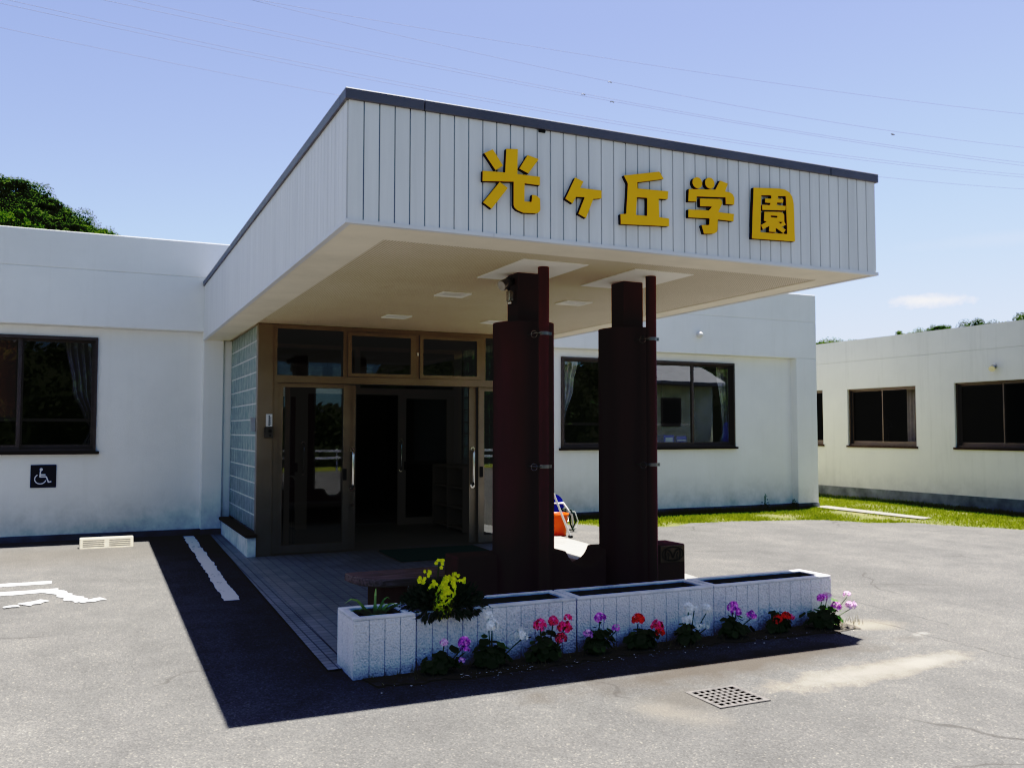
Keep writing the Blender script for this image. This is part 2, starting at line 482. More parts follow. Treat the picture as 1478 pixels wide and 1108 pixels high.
def earth():
    m, t, b, pos, out = newmat('grassy_earth')
    c = t.ramp(t.noise(pos, 1.2, 6, 0.7), [(0.3, (0.09, 0.105, 0.025)), (0.5, (0.15, 0.16, 0.045)), (0.7, (0.22, 0.195, 0.095))])
    t.l(c, b.inputs['Base Color'])
    b.inputs['Roughness'].default_value = 1.0
    bp = t.n('ShaderNodeBump', Strength=1.0, Distance=0.03)
    t.l(t.noise(pos, 40, 4), bp.inputs['Height'])
    t.l(bp.outputs[0], b.inputs['Normal'])
    return m


M['earth'] = earth()

# ------------------------------------------------------------------ object helpers
WL = {}


def props(o, label=None, cat=None, group=None, kind=None):
    if label:
        o['label'] = label
    if cat:
        o['category'] = cat
    if group:
        o['group'] = group
    if kind:
        o['kind'] = kind
    return o


def thing(name, label, cat, loc=(0, 0, 0), group=None, rotz=0.0):
    o = bpy.data.objects.new(name, None)
    o.empty_display_size = 0.2
    COL.objects.link(o)
    o.location = loc
    o.rotation_euler = (0, 0, rotz)
    WL[o.name] = Vector(loc)
    return props(o, label, cat, group)


class MB:
    def __init__(s):
        s.v = []
        s.f = []
        s.sm = []

    def add(s, vs, fs, smooth=False):
        o = len(s.v)
        s.v += [tuple(v) for v in vs]
        s.f += [tuple(i + o for i in f) for f in fs]
        s.sm += [smooth] * len(fs)
        return s

    def box(s, x0, x1, y0, y1, z0, z1):
        v = [(x0, y0, z0), (x1, y0, z0), (x1, y1, z0), (x0, y1, z0), (x0, y0, z1), (x1, y0, z1), (x1, y1, z1), (x0, y1, z1)]
        return s.add(v, [(0, 3, 2, 1), (4, 5, 6, 7), (0, 1, 5, 4), (1, 2, 6, 5), (2, 3, 7, 6), (3, 0, 4, 7)])

    def gbox(s, x0, x1, y0, y1, h):
        """box whose bottom follows the ground slope"""
        v = [(x0, y0, gz(y0) - .05), (x1, y0, gz(y0) - .05), (x1, y1, gz(y1) - .05), (x0, y1, gz(y1) - .05), (x0, y0, h), (x1, y0, h), (x1, y1, h), (x0, y1, h)]
        return s.add(v, [(0, 3, 2, 1), (4, 5, 6, 7), (0, 1, 5, 4), (1, 2, 6, 5), (2, 3, 7, 6), (3, 0, 4, 7)])

    def quad(s, *p):
        return s.add(p, [tuple(range(len(p)))])

    def prism(s, poly, axis, a, b):
        """extrude a 2-D polygon along axis x/y/z between a and b"""
        f = {'x': lambda p, t: (t, p[0], p[1]), 'y': lambda p, t: (p[0], t, p[1]), 'z': lambda p, t: (p[0], p[1], t)}[axis]
        n = len(poly)
        vs = [f(p, a) for p in poly] + [f(p, b) for p in poly]
        fs = [tuple(range(n)), tuple(range(2 * n - 1, n - 1, -1))] + [(i, i + n, (i + 1) % n + n, (i + 1) % n) for i in range(n)]
        return s.add(vs, fs)

    def tube(s, pts, r, n=8, cap=True, smooth=True):
        pts = [Vector(p) for p in pts]
        rs = r if isinstance(r, (list, tuple)) else [r] * len(pts)
        vs = []
        up = Vector((0.13, 0.21, 0.97))
        for i, p in enumerate(pts):
            d = (pts[min(i + 1, len(pts) - 1)] - pts[max(i - 1, 0)]).normalized()
            if abs(d.dot(up)) > 0.95:
                up = Vector((0.9, 0.3, 0.1))
            a = d.cross(up).normalized()
            b2 = d.cross(a).normalized()
            for k in range(n):
                t = 2 * math.pi * k / n
                vs.append(p + (a * math.cos(t) + b2 * math.sin(t)) * rs[i])
        fs = [(i * n + k, i * n + (k + 1) % n, (i + 1) * n + (k + 1) % n, (i + 1) * n + k) for i in range(len(pts) - 1) for k in range(n)]
        s.add(vs, fs, smooth)
        if cap:
            s.add(vs[:n], [tuple(range(n - 1, -1, -1))])
            s.add(vs[-n:], [tuple(range(n))])
        return s

    def cyl(s, x, y, z0, z1, r, n=32, r2=None):
        return s.tube([(x, y, z0), (x, y, z1)], [r, r if r2 is None else r2], n)

    def torus(s, c, R0, r, axis=(0, 0, 1), n=24, k=8, a0=0.0, a1=2 * math.pi):
        q = Vector((0, 0, 1)).rotation_difference(Vector(axis))
        full = abs(a1 - a0 - 2 * math.pi) < 1e-6
        pts = [Vector(c) + q @ Vector((R0 * math.cos(a0 + (a1 - a0) * i / n), R0 * math.sin(a0 + (a1 - a0) * i / n), 0)) for i in range(n + 1)]
        return s.tube(pts, r, k, not full)

    def sphere(s, c, r, n=14, m=9, sq=(1, 1, 1)):
        vs = [(c[0] + sq[0] * r * math.sin(math.pi * j / m) * math.cos(2 * math.pi * i / n), c[1] + sq[1] * r * math.sin(math.pi * j / m) * math.sin(2 * math.pi * i / n), c[2] + sq[2] * r * math.cos(math.pi * j / m)) for j in range(m + 1) for i in range(n)]
        fs = [(j * n + i, (j + 1) * n + i, (j + 1) * n + (i + 1) % n, j * n + (i + 1) % n) for j in range(m) for i in range(n)]
        return s.add(vs, fs, True)

    def build(s, name, mat, parent=None, loc=None, bevel=0.0, seg=2, label=None, cat=None, group=None, kind=None, local=False):
        if loc is None:
            loc = (0, 0, 0)
        base = WL[parent.name] if parent else Vector(loc)
        me = bpy.data.meshes.new(name)
        if local:
            me.from_pydata(s.v, [], s.f)
        else:
            me.from_pydata([tuple(Vector(v) - base) for v in s.v], [], s.f)
        me.polygons.foreach_set('use_smooth', s.sm)
        me.materials.append(mat)
        me.validate()
        bm = bmesh.new()
        bm.from_mesh(me)
        if len(bm.faces) > 1:
            bmesh.ops.recalc_face_normals(bm, faces=bm.faces)
        bm.to_mesh(me)
        bm.free()
        o = bpy.data.objects.new(name, me)
        COL.objects.link(o)
        if parent:
            o.parent = parent
            WL[o.name] = WL[parent.name]
        else:
            o.location = base
            WL[o.name] = base
        if bevel:
            md = o.modifiers.new('bevel', 'BEVEL')
            md.width = bevel
            md.segments = seg
            md.limit_method = 'ANGLE'
            md.angle_limit = R(40)
        return props(o, label, cat, group, kind)


def kids(o):
    return [c for c in bpy.data.objects if c.parent == o]


def copy_tree(o, parent=None):
    c = o.copy()
    COL.objects.link(c)
    c.parent = parent
    WL[c.name] = WL.get(o.name, Vector())
    for ch in kids(o):
        copy_tree(ch, c)
    return c


def window_wall(mb, x0, x1, y0, y1, z0, z1, holes):
    """wall slab in x with rectangular holes (hx0,hx1,hz0,hz1), sorted by x"""
    x = x0
    for a, b, c, d in holes:
        mb.box(x, a, y0, y1, z0, z1)
        mb.box(a, b, y0, y1, z0, c)
        mb.box(a, b, y0, y1, d, z1)
        x = b
    mb.box(x, x1, y0, y1, z0, z1)


# ------------------------------------------------------------------ world, sun, camera
SX, SY = 0.188, 0.102
sun_dir = Vector((SX, SY, 1)).normalized()
elev = math.asin(sun_dir.z)
w = bpy.data.worlds.new('World')
S.world = w
w.use_nodes = True
t = NT(w)
t.t.nodes.clear()
wo = t.n('ShaderNodeOutputWorld')
bg = t.n('ShaderNodeBackground', Strength=0.052)
sky = t.n('ShaderNodeTexSky', sky_type='NISHITA', sun_disc=False)
sky.sun_elevation = elev
sky.sun_rotation = math.atan2(sun_dir.x, sun_dir.y)
sky.altitude = 30
sky.air_density = 1.0
sky.dust_density = 1.6
sky.ozone_density = 2.0
tc = t.n('ShaderNodeTexCoord')
D = tc.outputs['Generated']
sx = t.n('ShaderNodeSeparateXYZ')
t.l(D, sx.inputs[0])
# summer haze: paler and slightly violet, whiter toward the horizon on the right
skc = t.mix(1.0, sky.outputs[0], (1.61, 1.43, 1.57, 1), 'MULTIPLY')
hz = t.n('ShaderNodeMapRange')
for k, v in zip((1, 2, 3, 4), (0.0, 0.42, 0.62, 0.0)):
    hz.inputs[k].default_value = v
t.l(sx.outputs[2], hz.inputs[0])
rt = t.n('ShaderNodeMapRange')
for k, v in zip((1, 2, 3, 4), (-0.1, 0.85, 0.25, 1.0)):
    rt.inputs[k].default_value = v
t.l(sx.outputs[0], rt.inputs[0])
skc = t.mix(t.math('MULTIPLY', hz.outputs[0], rt.outputs[0]), skc, (5.6, 6.5, 8.9, 1))
# unseen sky behind the camera, dimmed and tinted to deepen the shade
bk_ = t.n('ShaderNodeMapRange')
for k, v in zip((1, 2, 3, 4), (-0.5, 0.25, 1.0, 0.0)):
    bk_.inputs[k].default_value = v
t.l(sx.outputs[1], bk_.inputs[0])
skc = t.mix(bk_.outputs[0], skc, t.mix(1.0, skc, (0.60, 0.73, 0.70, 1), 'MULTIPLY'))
# one small flat cumulus and a faint streak far off
dn = t.n('ShaderNodeVectorMath', operation='NORMALIZE')
t.l(D, dn.inputs[0])


def cloud(dirv, w_, h_, amt, nsc, nw):
    global skc
    d = Vector(dirv).normalized()
    ax = Vector((0, 0, 1)).cross(d).normalized()
    ay = d.cross(ax)
    cs = []
    for a, k in ((ax, w_), (ay, h_)):
        dp = t.n('ShaderNodeVectorMath', operation='DOT_PRODUCT')
        t.l(dn.outputs[0], dp.inputs[0])
        dp.inputs[1].default_value = a / k
        cs.append(t.math('POWER', t.math('ABSOLUTE', dp.outputs['Value']), 2.0))
    r2 = t.math('SQRT', t.math('ADD', cs[0], cs[1]))
    mp = t.n('ShaderNodeMapping')
    mp.inputs['Scale'].default_value = (1, 1, 1.6)
    t.l(dn.outputs[0], mp.inputs[0])
    r2 = t.math('ADD', r2, t.math('MULTIPLY', t.math('SUBTRACT', t.noise(mp.outputs[0], nsc, 6, 0.6), 0.5), nw))
    fw = t.n('ShaderNodeVectorMath', operation='DOT_PRODUCT')
    t.l(dn.outputs[0], fw.inputs[0])
    fw.inputs[1].default_value = d
    f = t.math('MULTIPLY', t.ramp(r2, [(0.2, (amt,) * 3), (0.95, (0, 0, 0))]), t.math('GREATER_THAN', fw.outputs['Value'], 0.3))
    skc = t.mix(f, skc, (8.6, 8.6, 8.8, 1))


cloud((0.7585, 0.6383, 0.1313), 0.046, 0.0085, 0.9, 55, 1.5)
cloud((0.80, 0.56, 0.185), 0.13, 0.010, 0.07, 14, 1.0)
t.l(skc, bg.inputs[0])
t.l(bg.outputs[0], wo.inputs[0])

sl = bpy.data.lights.new('sun', 'SUN')
sl.energy = 5.0
sl.angle = R(0.53)
sl.color = (1.0, 0.965, 0.90)
so = bpy.data.objects.new('sun', sl)
COL.objects.link(so)
so.rotation_euler = sun_dir.to_track_quat('Z', 'Y').to_euler()
so.location = (0, 0, 30)

cam = bpy.data.cameras.new('camera')
cam.sensor_width = 36
cam.sensor_fit = 'HORIZONTAL'
cam.lens = 1297.557 / 1478 * 36
cam.clip_start = 0.05
cam.clip_end = 3000
co = bpy.data.objects.new('camera', cam)
COL.objects.link(co)
S.camera = co
a, b_, c_ = 0.43509004, 0.0525130982, 0.00073082
fwd = Vector((math.sin(a) * math.cos(b_), math.cos(a) * math.cos(b_), math.sin(b_)))
rgt = Vector((math.cos(a), -math.sin(a), 0))
upv = rgt.cross(fwd)
r2, u2 = rgt * math.cos(c_) + upv * math.sin(c_), -rgt * math.sin(c_) + upv * math.cos(c_)
co.matrix_world = Matrix(((r2.x, u2.x, -fwd.x, 0), (r2.y, u2.y, -fwd.y, 0), (r2.z, u2.z, -fwd.z, 1.5), (0, 0, 0, 1)))

S.render.engine = 'CYCLES'
S.view_settings.view_transform = 'Standard'
S.view_settings.look = 'None'
S.view_settings.exposure = 0
S.view_settings.gamma = 1
S.cycles.use_denoising = True
S.cycles.max_bounces = 8
S.cycles.transparent_max_bounces = 12
USE_CURVE = True
if USE_CURVE:      # the photo's punchy contrast: deep toe, straight above
    vs = S.view_settings
    vs.use_curve_mapping = True
    cm = vs.curve_mapping
    cu = cm.curves[3]
    pts = [(0, 0), (0.008, 0.0035), (0.019, 0.0062), (0.034, 0.031), (0.065, 0.135), (0.12, 0.275), (0.22, 0.50), (0.36, 0.80), (0.55, 0.97), (1, 1)]
    cu.points[0].location = pts[0]
    cu.points[1].location = pts[-1]
    for p in pts[1:-1]:
        cu.points.new(*p)
    cm.update()


# ------------------------------------------------------------------ SETTING: ground sheets
def sheet(name, pts, dz, mat, cut=None):
    """flat polygon laid on the sloping ground"""
    mb = MB()
    mb.quad(*[(x, y, gz(y) + dz) for x, y in pts])
    return mb.build(name, mat, kind='structure')


g = MB()
ys = [-400, -60, -20, 0, 5, 13, 14, 60, 800]
for i in range(len(ys) - 1):
    f = lambda y: gz(max(y, -20)) - 0.012
    g.quad((-700, ys[i], f(ys[i])), (900, ys[i], f(ys[i])), (900, ys[i + 1], f(ys[i + 1])), (-700, ys[i + 1], f(ys[i + 1])))
g.build('ground', M['earth'], kind='structure')

# asphalt with a ragged edge along the grass
edge = [(5.6, 12.6), (6.75, 12.0), (6.93, 11.62), (7.37, 11.5), (7.82, 11.25), (8.4, 11.5), (9.1, 11.5), (9.8, 11.35), (10.5, 11.2), (10.95, 10.85), (11.1, 10.5), (11.75, 10.3), (11.9, 9.85), (12.2, 9.4), (12.6, 8.9), (12.9, 8.1), (13.2, 7.0), (13.6, 5.5)]
fine = []
for i in range(len(edge) - 1):
    (x0, y0), (x1, y1) = edge[i], edge[i + 1]
    n = max(2, int(math.hypot(x1 - x0, y1 - y0) / 0.09))
    for k in range(n):
        u = k / n
        fine.append((x0 + (x1 - x0) * u + random.uniform(-.05, .05), y0 + (y1 - y0) * u + random.uniform(-.05, .05)))
fine.append(edge[-1])
lot = [(-30, -20), (34, -20), (34, 5.5)] + fine[::-1] + [(5.6, 12.9), (-30, 12.9)]
sheet('parking_lot', lot, 0.0, M['asphalt'])

# porch paving: a field of small tiles with a narrow edge course
sheet('porch_floor', [(1.50, 5.74), (5.40, 6.12), (5.53, 7.6), (5.735, 10.1), (5.76, 11.0), (5.79, 12.9), (5.5, 13.2), (1.60, 13.2)], 0.010, M['tile'])
sheet('porch_edging', [(1.355, 5.62), (5.38, 5.98), (5.398, 6.117), (1.497, 5.737), (1.597, 13.0), (1.455, 13.0)], 0.010, M['tile_edge'])
sheet('concrete_path', [(12.15, 12.95), (12.55, 12.95), (12.62, 10.65), (12.30, 10.55)], 0.006, M['concrete'])

# dirt strip in front of the planters
dp = [(1.50, 5.40), (5.27, 5.44), (5.34, 5.36), (5.36, 5.25)]
x = 5.32
while x > 1.52:
    dp.append((x, 5.19 + random.uniform(-.02, .02) + 0.035 * math.sin(x * 2.1) + .05 * noise.noise(Vector((x * 6, 0, 0))) + .03 * noise.noise(Vector((x * 19, 4, 0)))))
    x -= 0.03
sheet('soil_strip', dp, 0.005, M['weed_dirt'])


# painted markings
def ragged(p0, p1, wid, jit=0.012, step=0.08):
    p0, p1 = Vector(p0), Vector(p1)
    d = (p1 - p0)
    n = max(2, int(d.length / step))
    nrm = Vector((-d.y, d.x)).normalized()
    A = [p0 + d * (i / n) + nrm * (wid / 2 + random.uniform(-jit, jit)) for i in range(n + 1)]
    B = [p0 + d * (i / n) - nrm * (wid / 2 + random.uniform(-jit, jit)) for i in range(n + 1)]
    return A + B[::-1]


sheet('parking_line', [tuple(p) for p in ragged((1.178, 12.78), (1.118, 8.13), 0.135, 0.012)], 0.004, M['paint'])
mk_mb = MB()
for p0, p1, wd, j in (((-2.4, 9.67), (-0.33, 9.69), 0.15, 0.01), ((-2.4, 9.17), (-0.26, 9.22), 0.17, 0.015), ((-0.29, 9.19), (-0.06, 8.56), 0.13, 0.03), ((-0.075, 8.545), (0.11, 8.63), 0.10, 0.02),
                      ((-0.34, 8.73), (-0.50, 8.60), 0.13, 0.03), ((-0.53, 8.56), (-0.64, 8.53), 0.06, 0.015), ((-0.68, 8.5), (-0.85, 8.46), 0.07, 0.02)):
    mk_mb.quad(*[(q[0], q[1], gz(q[1]) + 0.004 + 0.0012 * len(mk_mb.f)) for q in ragged(p0, p1, wd, j, 0.05)])
mk_mb.build('parking_marking', M['paint'], kind='structure')

# ------------------------------------------------------------------ MAIN BUILDING
W0, W1 = 12.84, 13.01
bld = thing('school_building', 'long white single storey building with flat parapet behind the entrance canopy', 'building', (3.5, 13.0, 0.1))
mb = MB()
LW = (-2.35, 0.03, 1.235, 2.725)
RW = (6.93, 10.465, 1.225, 2.725)
window_wall(mb, -9, 1.40, W1, 13.2, 0.17, 2.852, [LW])
window_wall(mb, 5.3, 12.0, W1, 13.2, 0.17, 2.852, [RW])
mb.box(-9, -8.8, 13.2, 22, 0.1, 4.0)
mb.box(12.06, 12.262, 13.2, 22, 0.1, 4.0)
mb.box(-9, 12.262, 22, 22.2, 0.1, 4.0)
mb.build('wall', M['wall'], bld)
mb = MB()
mb.box(-9, 3.46, W0, 13.2, 2.855, 3.588)
mb.box(-9, 3.46, W0, 13.2, 3.594, 4.075)
mb.box(3.46, 12.262, W0, 13.2, 2.855, 3.535)
mb.box(3.46, 12.262, W0, 13.2, 3.541, 4.055)
mb.box(-9, 12.262, W0 + .012, 13.18, 3.5, 3.6)
mb.build('parapet', M['wall'], bld, bevel=0.008)
mb = MB()
mb.box(11.778, 12.262, W0, 13.2, 0.18, 2.853)
mb.build('corner_pier', M['wall'], bld, bevel=0.006)
mb = MB()
mb.box(1.335, 1.60, W0, 13.2, 0.175, 2.853)
mb.box(1.60, 1.715, W0 + .03, 13.2, 0.175, 2.74)
mb.build('entrance_pier', M['wall'], bld, bevel=0.006)
mb = MB()
mb.box(5.2, 5.32, W0 + .03, 13.2, 0.175, 2.853)
mb.build('entrance_pier', M['wall'], bld, bevel=0.006)
mb = MB()
mb.gbox(-9, 1.335, W1 - .012, 13.2, 0.168)
mb.gbox(1.335, 1.60, W0 - .012, 13.2, 0.172)
mb.gbox(5.3, 11.77, W1 - .012, 13.2, 0.168)
mb.gbox(11.77, 12.272, W0 - .012, 13.2, 0.178)
mb.build('plinth', M['plinth'], bld)
mb = MB()
mb.box(-8.8, 12.06, 13.2, 22, 3.62, 3.75)
mb.build('roof', M['concrete'], bld)
mb = MB()
mb.box(-8.8, 12.06, 13.2, 22, 0.05, 0.12)       # room floors
mb.box(-8.8, 12.06, 17.6, 17.7, 0.12, 3.62)     # back wall of the rooms
mb.box(1.40, 1.50, 13.2, 17.6, 0.12, 3.62)
mb.box(5.4, 5.5, 13.2, 17.6, 0.12, 3.62)
mb.box(-8.8, 1.4, 13.2, 17.6, 2.85, 2.9)
mb.box(1.5, 5.4, 13.2, 17.6, 2.76, 2.81)
mb.box(5.5, 12.06, 13.2, 17.6, 2.85, 2.9)
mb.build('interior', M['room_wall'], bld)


def window(parent, x0, x1, z0, z1, y, mulls, fr=0.045, gm='glass', sill_over=0.04, bot=0.055):
    f = MB()
    f.box(x0, x1, y - .03, y + .09, z1 - fr, z1)
    f.box(x0, x1, y - .03, y + .09, z0, z0 + bot * .6)
    f.box(x0, x0 + fr * .8, y - .03, y + .09, z0 + bot * .6, z1 - fr)
    f.box(x1 - fr * .8, x1, y - .03, y + .09, z0 + bot * .6, z1 - fr)
    fo = f.build('window_frame', M['frame_win'], parent)
    edges = [x0 + fr * .8] + list(mulls) + [x1 - fr * .8]
    for i in range(len(edges) - 1):
        yy = y + (0.035 if i % 2 else 0.0)
        a, b = edges[i], edges[i + 1]
        sW = 0.034
        q = MB()
        q.box(a - (.017 if i else 0), a + sW, yy, yy + .03, z0 + bot * .6, z1 - fr)
        q.box(b - sW, b + (.017 if i < len(edges) - 2 else 0), yy, yy + .03, z0 + bot * .6, z1 - fr)
        q.box(a + sW, b - sW, yy + .002, yy + .028, z0 + bot * .6, z0 + bot * 1.6)
        q.box(a + sW, b - sW, yy + .002, yy + .028, z1 - fr - .03, z1 - fr)
        so_ = q.build('sash', M['frame_win'], fo)
        p = MB()
        p.quad((a + sW, yy + .015, z0 + bot * 1.6), (b - sW, yy + .015, z0 + bot * 1.6), (b - sW, yy + .015, z1 - fr - .03), (a + sW, yy + .015, z1 - fr - .03))
        p.build('pane', M[gm], fo)
    si = MB()
    si.box(x0 - sill_over, x1 + sill_over, y - .06, y + .03, z0 - .035, z0)
    si.build('window_sill', M['sill'], fo)
    return fo


window(bld, *LW, W1, (-0.865,), gm='glass_door')
window(bld, *RW, W1, (7.80, 8.68, 9.566))
# guard bars behind the panes
mb = MB()
mb.box(-2.3, 0.0, 13.19, 13.215, 1.625, 1.66)
mb.build('guard_bar', M['frame_win'], bld)
mb = MB()
mb.box(6.97, 9.6, 13.19, 13.215, 1.605, 1.64)
mb.build('guard_bar', M['frame_win'], bld)


# curtains: gathered cloth, tied back
def curtain(name, label, prof, y=13.27, folds=7, mat='curtain', side=1, amp=.028):
    """prof: list of (z, xa, xb) from top to bottom"""
    mb = MB()
    nu = folds * 8
    rows = []
    prof = sorted(prof, reverse=True)
    zs = [prof[0][0] + (prof[-1][0] - prof[0][0]) * i / 40 for i in range(41)]
    vs = []
    for z in zs:
        for k in range(len(prof) - 1):
            if prof[k][0] >= z >= prof[k + 1][0]:
                u = (prof[k][0] - z) / max(1e-6, prof[k][0] - prof[k + 1][0])
                u = u * u * (3 - 2 * u)
                xa = prof[k][1] + (prof[k + 1][1] - prof[k][1]) * u
                xb = prof[k][2] + (prof[k + 1][2] - prof[k][2]) * u
                break
        for i in range(nu + 1):
            q = i / nu
            vs.append((xa + (xb - xa) * q, y + amp * math.sin(q * folds * 2 * math.pi + 0.6 * math.sin(z * 3)), z))
    fs = [(j * (nu + 1) + i, j * (nu + 1) + i + 1, (j + 1) * (nu + 1) + i + 1, (j + 1) * (nu + 1) + i) for j in range(40) for i in range(nu)]
    mb.add(vs, fs, True)
    return mb.build(name, M[mat], loc=((prof[0][1] + prof[0][2]) / 2, y, prof[-1][0]), label=label, cat='curtain')


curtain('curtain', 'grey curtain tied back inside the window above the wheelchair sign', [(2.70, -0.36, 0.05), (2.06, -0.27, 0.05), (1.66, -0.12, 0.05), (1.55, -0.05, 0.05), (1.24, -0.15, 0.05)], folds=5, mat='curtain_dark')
curtain('curtain', 'grey curtain tied back seen between the two maroon columns', [(2.70, 6.95, 7.40), (2.25, 6.95, 7.31), (1.70, 6.95, 7.14), (1.5, 6.95, 7.10), (1.24, 6.95, 7.17)], folds=5)
curtain('curtain', 'pale curtain at the right end of the long office window', [(2.70, 10.28, 10.72), (1.9, 10.36, 10.72), (1.5, 10.38, 10.62), (1.24, 10.3, 10.6)], folds=5)
mb = MB()
mb.box(-2.30, -0.92, 13.22, 13.228, 1.70, 2.70)
mb.box(-2.30, -0.92, 13.215, 13.235, 1.665, 1.70)
mb.build('roller_blind', M['blind'], loc=(-1.6, 13.22, 1.66), label='brown roller blind half lowered behind the left window sash', cat='blind')

# desk with binders by the office window
dk = thing('desk', 'grey office desk pushed against the long window indoors', 'desk', (9.4, 13.7, 0.12))
q = MB()
q.box(8.5, 10.25, 13.3, 14.1, 1.20, 1.245)
q.build('desk_top', M['cabinet'], dk)
for xx in (8.55, 10.15):
    q = MB()
    q.box(xx, xx + .05, 13.32, 14.08, 0.12, 1.20)
    q.build('leg', M['cabinet'], dk)
for i, (xa, xb, h) in enumerate(((9.17, 9.39, .19), (9.44, 9.66, .17))):
    q = MB()
    q.box(xa, xb, 13.34, 13.60, 1.247, 1.247 + h)
    bo = q.build('box', M['blue_plastic'], loc=((xa + xb) / 2, 13.47, 1.247), bevel=.008, cat='box', label=('blue storage box on the desk, the one with a pale label, left of its pair', 'blue storage box on the desk, right of its pair by the window')[i])
    if i == 0:
        q = MB()
        q.box(xa + .03, xb - .03, 13.334, 13.339, 1.29, 1.39)
        q.build('box_label', M['paper'], bo)
    else:
        q = MB()
        q.box(xa + .01, xb - .01, 13.335, 13.339, 1.33, 1.355)
        q.build('box_label', M['paper'], bo)

# small fittings on the walls
f = thing('wall_lamp', 'small round white lamp on the parapet above the office window', 'wall lamp', (9.58, W0, 3.19))
q = MB()
q.tube([(9.58, W0, 3.19), (9.58, W0 - .03, 3.19)], .055, 16)
q.build('base', M['white_plastic'], f)
q = MB()
q.sphere((9.56, W0 - .06, 3.185), .05)
q.build('lamp_head', M['white_plastic'], f)

# accessible parking sign
sg = thing('parking_sign', 'navy square sign with white wheelchair symbol under the left window', 'sign', (-0.57, W1, 0.77))
q = MB()
q.box(-0.716, -0.423, W1 - .012, W1 - .001, 0.778, 1.066)
q.build('board', M['navy'], sg)


def stroke(mb, pts, wd, conv, n=8):
    """flat ribbon with round ends through 2-D points; conv maps 2-D to 3-D"""
    P = [Vector(p) for p in pts]
    for i in range(len(P) - 1):
        d = (P[i + 1] - P[i])
        nr = Vector((-d.y, d.x)).normalized() * wd / 2
        mb.quad(*[conv(*v, .0) for v in (P[i] - nr, P[i + 1] - nr, P[i + 1] + nr, P[i] + nr)])
    for i, p in enumerate(P):
        mb.quad(*[conv(p.x + wd / 2 * math.cos(2 * math.pi * k / 12), p.y + wd / 2 * math.sin(2 * math.pi * k / 12), .0003 * (1 + i % 3)) for k in range(12)])


def sgc(px, py, e=0.0):
    u = (px - 385) / (967 - 385)
    v = (py - 330) / (843 - 330)
    return (-0.716 + u * .293, W1 - .0145 - e, 1.066 - v * .288)


q = MB()
stroke(q, [(612, 450), (600, 600), (745, 600), (795, 722), (850, 712)], 32, sgc)
stroke(q, [(625, 553), (715, 553)], 30, lambda a, b, e: sgc(a, b, e + .0012))
arc = [(610 + 128 * math.cos(t_), 650 + 108 * math.sin(t_)) for t_ in [math.radians(d) for d in range(20, 245, 12)]]
stroke(q, arc, 26, lambda a, b, e: sgc(a, b, e + .0024))
q.quad(*[sgc(626 + 38 * math.cos(2 * math.pi * k / 20), 432 + 36 * math.sin(2 * math.pi * k / 20), .004) for k in range(20)])
q.build('wheelchair_symbol', M['symbol'], sg)

# wheel stop
ws = thing('wheel_stop', 'cream concrete wheel stop lying by the left wall', 'wheel stop', (0.18, 12.1, gz(12.1)))
q = MB()
z0 = gz(12.1)
q.prism([(12.00, z0 - .01), (12.18, z0 - .01), (12.165, z0 + .118), (12.085, z0 + .118)], 'x', -0.125, 0.475)
q.build('block', M['wheelstop'], ws, bevel=.012)
q = MB()
for sx_ in (-0.085, 0.205):
    for k in range(4):
        zz = z0 + .022 + .021 * k
        ya = 12.0035 + .085 * (zz - z0 + .01) / .128
        q.box(sx_, sx_ + .235, ya - .0055, ya + .008, zz, zz + .005)
q.build('groove', M['groove'], ws)

# ------------------------------------------------------------------ ENTRANCE
YD = 10.57
ent = thing('entrance_porch', 'bronze framed glass entrance with sliding doors and glass block sides', 'entrance', (3.46, 11.7, gz(11)))
for xa, xb, xc, xd in ((1.60, 1.90, 1.572, 1.70), (5.02, 5.32, 5.22, 5.35)):
    q = MB()
    q.gbox(xa if xa < 3 else xb - .095, xa + .095 if xa < 3 else xb, YD - .04, W0, 0.30)
    q.gbox(xa + .095 if xa < 3 else xa + .1, xb - .1 if xa < 3 else xb - .095, YD + .101, W0, 0.298)
    q.build('low_wall', M['wall'], ent)
    q = MB()
    q.box(xc, xd, YD - .10, W0 - .012, 0.302, 0.335)
    q.build('ledge', M['sill'], ent, bevel=.004)


def block_wall(x0, x1):
    q = MB()
    gr = MB()
    rows, cols = 13, 11
    z0, z1 = 0.345, 2.742
    y0, y1 = YD + .02, W0 - .01
    dz, dy = (z1 - z0) / rows, (y1 - y0) / cols
    for i in range(rows):
        for j in range(cols):
            q.box(x0, x1, y0 + j * dy + .004, y0 + (j + 1) * dy - .004, z0 + i * dz + .006, z0 + (i + 1) * dz - .006)
    for i in range(1, rows):
        gr.box(x0 + .006, x1 - .006, y0, y1, z0 + i * dz - .006, z0 + i * dz + .006)
    for j in range(1, cols):
        for i in range(rows):
            gr.box(x0 + .014, x1 - .014, y0 + j * dy - .004, y0 + j * dy + .004, z0 + i * dz + .006, z0 + (i + 1) * dz - .006)
    o = q.build('glass_block_wall', M['block'], ent, bevel=.006, seg=1)
    gr.build('grout', M['grout'], o)


